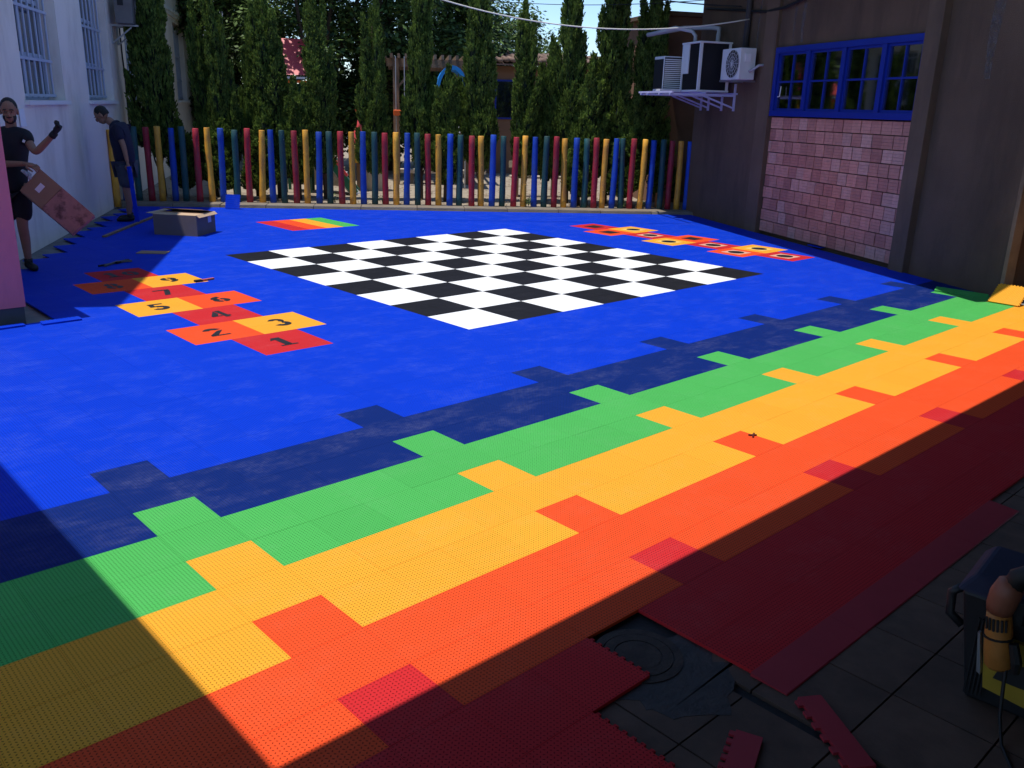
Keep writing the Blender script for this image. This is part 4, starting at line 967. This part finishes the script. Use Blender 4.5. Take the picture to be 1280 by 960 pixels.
def head(parent,c,rz,pitch,beard):
    """head group in local frame: faces -y before rotation; returns parts"""
    rm=Euler((pitch,0,rz)).to_matrix(); P=lambda x,y,z:Vector(c)+rm@Vector((x,y,z))
    m=MB(); ellipsoid(m,P(0,.012,.025),(.079,.098,.103),16,12,rm); ellipsoid(m,P(0,-.032,-.052),(.058,.062,.066),14,10,rm)      # skull, jaw
    ellipsoid(m,P(0,-.098,-.012),(.015,.022,.028),8,6,rm)          # nose
    for sx in (-1,1): ellipsoid(m,P(sx*.08,.012,-.005),(.012,.022,.034),8,6,rm); ellipsoid(m,P(sx*.032,-.078,.03),(.03,.016,.010),8,6,rm)
    bm_=m.mesh('head',M_skin,True); link('head',bm_,parent)
    m=MB()
    for sx in (-1,1): ellipsoid(m,P(sx*.032,-.083,.012),(.010,.006,.005),8,6,rm)
    m.build('eye',M_eye,parent,smooth=True)
    m=MB()
    for sx in (-1,1): ellipsoid(m,P(sx*.032,-.0885,.012),(.007,.005,.0055),8,6,rm); ellipsoid(m,P(sx*.032,-.092,.036),(.022,.006,.005),8,5,rm)
    m.build('eyebrow',M_hair,parent,smooth=True)
    m=MB(); ellipsoid(m,P(0,-.0915,-.056),(.024,.009,.009),8,6,rm); m.build('mouth',M_mouth,parent,smooth=True)
    m=MB(); ellipsoid(m,P(0,.030,.036),(.085,.100,.104),18,14,rm,zmin=.10); ellipsoid(m,P(0,.050,.012),(.083,.078,.095),16,12,rm,zmin=-.6); m.build('hair',M_hair,parent,smooth=True)
    if beard:
        m=MB(); ellipsoid(m,P(0,-.024,-.052),(.0665,.067,.072),16,12,rm,zmax=.30); ellipsoid(m,P(0,-.092,-.043),(.03,.008,.006),8,5,rm); m.build('beard',M_hair,parent,smooth=True)
def hand(m,wr,tip,palmn,s=1.0,curl=.5):
    """palm and five fingers as tapered tubes from wrist towards tip; palmn = palm normal"""
    wr=Vector(wr); d=(Vector(tip)-wr).normalized(); pn=Vector(palmn); pn=(pn-d*pn.dot(d)).normalized(); sd=d.cross(pn).normalized()
    m.tube([wr-d*.02*s,wr+d*.02*s,wr+d*.055*s,wr+d*.09*s],[.026*s,.034*s,.042*s,.036*s],10,squash=.62)
    for i,(o,L) in enumerate(((-.030,.062),(-.010,.074),(.011,.070),(.030,.054))):
        b=wr+d*.085*s+sd*o*s; pts=[b]; ang=0; p=b; 
        for q in range(3):
            ang+=curl*(.5+.35*q); v=d*math.cos(ang)+pn*math.sin(ang); p=p+v*L*s*(.42,.33,.25)[q]; pts.append(p)
        m.tube(pts,[.0105*s,.0098*s,.0088*s,.006*s],7)
    b=wr+d*.03*s-sd*.03*s; m.tube([b,b+(-sd*.8+d*.6)*.03*s,b+(-sd*.5+d+pn*.4)*.045*s,b+(-sd*.2+d*1.2+pn*.7)*.055*s],[.013*s,.012*s,.0105*s,.007*s],7)
def shoe(m,x,y,rz):
    rm=Euler((0,0,rz)).to_matrix(); P=lambda a,b,c:Vector((x,y,0))+rm@Vector((a,b,c))
    m.tube([P(0,.07,.045),P(0,.03,.05),P(0,-.06,.042),P(0,-.14,.034),P(0,-.185,.026)],[.030,.044,.046,.043,.022],10,squash=.9)
    m.tube([P(0,.01,.05),P(0,.015,.12)],[.042,.045],10)
PA=math.atan2(-.67852,.73402)    # local +x = right in view, +y = away
# ---- man 1: bearded, raised gloved fist, behind the pink wall
p1=thing('person',(-7.31*T,16.69*T,0),PA,'bearded man in black shirt and shorts raising a gloved fist behind the pink wall','person')
V={'pelvis':((-.06,.02,.95),.11,.09),'waist':((-.035,.02,1.10),.10,.08),'chest':((-.01,.0,1.32),.10,.085),'ntop':((.0,-.01,1.48),.06,.06),'neck':((.005,-.015,1.56),.058,.058),'nk2':((.01,-.02,1.66),.06,.06),
 'shR':((.135,-.02,1.45),.05,.05),'elR':((.285,-.12,1.28),.043,.043),'wrR':((.535,-.17,1.49),.028,.03),
 'shL':((-.18,.0,1.45),.05,.05),'elL':((-.10,-.16,1.16),.042,.042),'wrL':((.235,-.25,1.175),.028,.03),
 'hR':((.0,.02,.90),.09,.09),'kR':((-.02,-.02,.50),.06,.06),'cR':((-.03,.02,.33),.055,.055),'aR':((-.03,.02,.09),.036,.036),
 'hL':((-.15,.02,.90),.09,.09),'kL':((-.18,-.01,.50),.06,.06),'cL':((-.19,.03,.33),.055,.055),'aL':((-.20,.03,.09),.036,.036)}
E_=[('pelvis','waist'),('waist','chest'),('chest','ntop'),('ntop','neck'),('neck','nk2'),('chest','shR'),('shR','elR'),('elR','wrR'),('chest','shL'),('shL','elL'),('elL','wrL'),('pelvis','hR'),('hR','kR'),('kR','cR'),('cR','aR'),('pelvis','hL'),('hL','kL'),('kL','cL'),('cL','aL')]
skin_mesh('body',V,E_,M_skin,p1)
SHV={'a':((-.065,.02,.82),.145,.13),'b':((-.04,.02,1.10),.145,.13),'c':((-.015,0,1.27),.16,.145),'d':((-.005,-.01,1.455),.125,.12),'e':((.0,-.015,1.555),.078,.078),'sR':((.15,-.02,1.445),.078,.078),'mR':((.215,-.075,1.36),.075,.072),'sL':((-.18,0,1.445),.08,.08),'mL':((-.175,-.06,1.33),.072,.072)}
skin_mesh('shirt',SHV,[('a','b'),('b','c'),('c','d'),('d','e'),('d','sR'),('sR','mR'),('d','sL'),('sL','mL')],M_shirtk,p1)
skin_mesh('shorts',{'p':((-.07,.02,.94),.145,.125),'r':((.0,.02,.86),.11,.115),'r2':((-.015,0,.52),.09,.10),'l':((-.15,.02,.86),.115,.115),'l2':((-.18,.01,.52),.10,.10)},[('p','r'),('r','r2'),('p','l'),('l','l2')],M_shortsk,p1)
head(p1,(.02,-.045,1.695),R_(24),R_(10),True)
m=MB(); hand(m,(.535,-.17,1.49),(.625,-.19,1.595),(-.6,-.5,.3),1.15,1.15); m.tube([(.50,-.163,1.457),(.54,-.171,1.495)],[.038,.036],10); m.build('glove',M_glove,p1,smooth=True)
m=MB(); hand(m,(.235,-.25,1.175),(.335,-.265,1.15),(0,.4,-1),1.05,.55); m.build('hand',M_skin,p1,smooth=True)
m=MB(); shoe(m,-.025,.02,R_(48)); m.build('shoe',M_shoe,p1,smooth=True); m=MB(); shoe(m,-.20,.03,R_(10)); m.build('shoe',M_shoe,p1,smooth=True)
m=MB(); m.box(-.012,-.004,-.014,.012,.004,.014); m.build('sleeve_patch',M_paper,p1,loc=(.19,-.15,1.40),rot=(.2,.5,.3))
m=MB(); hand(m,(.22,-.29,1.10),(.29,-.30,1.06),(0,-.6,-1),.85,.9); m.build('spare_glove',mat('pale spare glove',(.4,.4,.45,1),.8),None,loc=p1.location,rot=(0,0,PA),smooth=True,label='pale crumpled glove held in the hand of the bearded man',cat='glove')
# carton he tilts: brown end and printed pinkish side
cx_=thing('cardboard_box',p1.matrix_basis@Vector((0,0,0)),PA,'tilted cardboard box with brown end held by the bearded man','box')
cx_.location=p1.location; cx_.rotation_euler=(0,0,PA)
A=Vector((.145,-.27,.90)); B=Vector((.375,-.25,1.13)); D=Vector((.53,-.05,.42)); C2=Vector((.79,-.03,.63))
th_=Vector((-.055,.13,-.045))
f=.40
A2=A.lerp(D,f); B2=B.lerp(C2,f)
MB().__class__
m=MB(); m.hexa([A,A2,A2+th_,A+th_,B,B2,B2+th_,B+th_]); m.build('brown_end',M_card,cx_)
e_=(D-A).normalized()*.003
m=MB(); m.hexa([A2+e_,D,D+th_,A2+th_+e_,B2+e_,C2,C2+th_,B2+th_+e_]); m.build('printed_side',M_cardp,cx_)
nrm=(D-A).cross(B-A).normalized(); nrm=-nrm if nrm.y>0 else nrm
q0=A.lerp(D,.14).lerp(B.lerp(C2,.14),.35)+nrm*.004; ux=(B-A).normalized()*.10; uy=(D-A).normalized()*.055
m=MB(); m.face([q0,q0+ux,q0+ux+uy,q0+uy]); m.build('shipping_label',M_paper,cx_)
# ---- man 2: stooping, looking down, at the fence end
p2=thing('person',(.67*T,28.6*T,0),PA,'stooping man in navy shirt and grey shorts looking down by the fence','person')
V={'pelvis':((.02,.0,.92),.10,.10),'waist':((.03,.0,1.06),.09,.10),'chest':((.015,.0,1.28),.10,.11),'ntop':((-.06,.0,1.43),.065,.07),'neck':((-.14,.0,1.50),.064,.064),'nk2':((-.20,0,1.55),.066,.066),
 'shN':((.03,-.18,1.39),.05,.05),'elN':((.115,-.20,1.13),.042,.042),'wrN':((.155,-.22,.90),.028,.028),
 'shF':((.0,.18,1.39),.05,.05),'elF':((-.06,.20,1.13),.042,.042),'wrF':((-.12,.14,.92),.028,.028),
 'hN':((.03,-.09,.88),.085,.09),'kN':((.035,-.09,.49),.058,.058),'cN':((.055,-.09,.32),.052,.055),'aN':((.04,-.09,.09),.035,.035),
 'hF':((.01,.09,.88),.085,.09),'kF':((-.03,.10,.49),.058,.058),'cF':((-.005,.10,.32),.052,.055),'aF':((-.03,.10,.09),.035,.035)}
E2=[(a.replace('R','N').replace('L','F') if a not in('shR','shL') else {'shR':'shN','shL':'shF'}[a],b.replace('R','N').replace('L','F')) for a,b in E_]
skin_mesh('body',V,E2,M_skin,p2)
skin_mesh('shirt',{'a':((.02,0,.80),.175,.17),'b':((.03,0,1.06),.17,.165),'c':((.02,0,1.28),.18,.18),'d':((-.06,0,1.44),.125,.125),'e':((-.125,0,1.495),.08,.08),'n':((.03,-.185,1.395),.09,.09),'n2':((.075,-.195,1.23),.07,.07),'f':((0,.185,1.395),.09,.09),'f2':((-.035,.195,1.23),.07,.07)},[('a','b'),('b','c'),('c','d'),('d','e'),('c','n'),('n','n2'),('c','f'),('f','f2')],M_shirtn,p2)
skin_mesh('shorts',{'p':((.02,0,.90),.165,.16),'n':((.04,-.09,.83),.13,.12),'n2':((.05,-.09,.50),.115,.105),'f':((.0,.09,.83),.13,.12),'f2':((-.03,.10,.50),.115,.105)},[('p','n'),('n','n2'),('p','f'),('f','f2')],M_shortsg,p2)
head(p2,(-.262,-.01,1.588),R_(-78),R_(40),False)
m=MB(); hand(m,(.155,-.22,.90),(.175,-.23,.80),(.1,1,0),1.0,.6); m.build('hand',M_skin,p2,smooth=True)
m=MB(); hand(m,(-.12,.14,.92),(-.16,.11,.83),(.3,-1,0),1.0,.6); m.build('hand',M_skin,p2,smooth=True)
m=MB(); shoe(m,.04,-.09,R_(-80)); m.build('shoe',M_shoe,p2,smooth=True); m=MB(); shoe(m,-.03,.10,R_(-95)); m.build('shoe',M_shoe,p2,smooth=True)
st=MB(); st.bar((.185,-.26,.86),(.235,-.26,.015),.055,.03,up=(0,1,0)); st.build('edge_strip',MT['blue'],None,loc=p2.location,rot=(0,0,PA),label='long bright blue edge strip held upright by the stooping man',cat='floor tile')
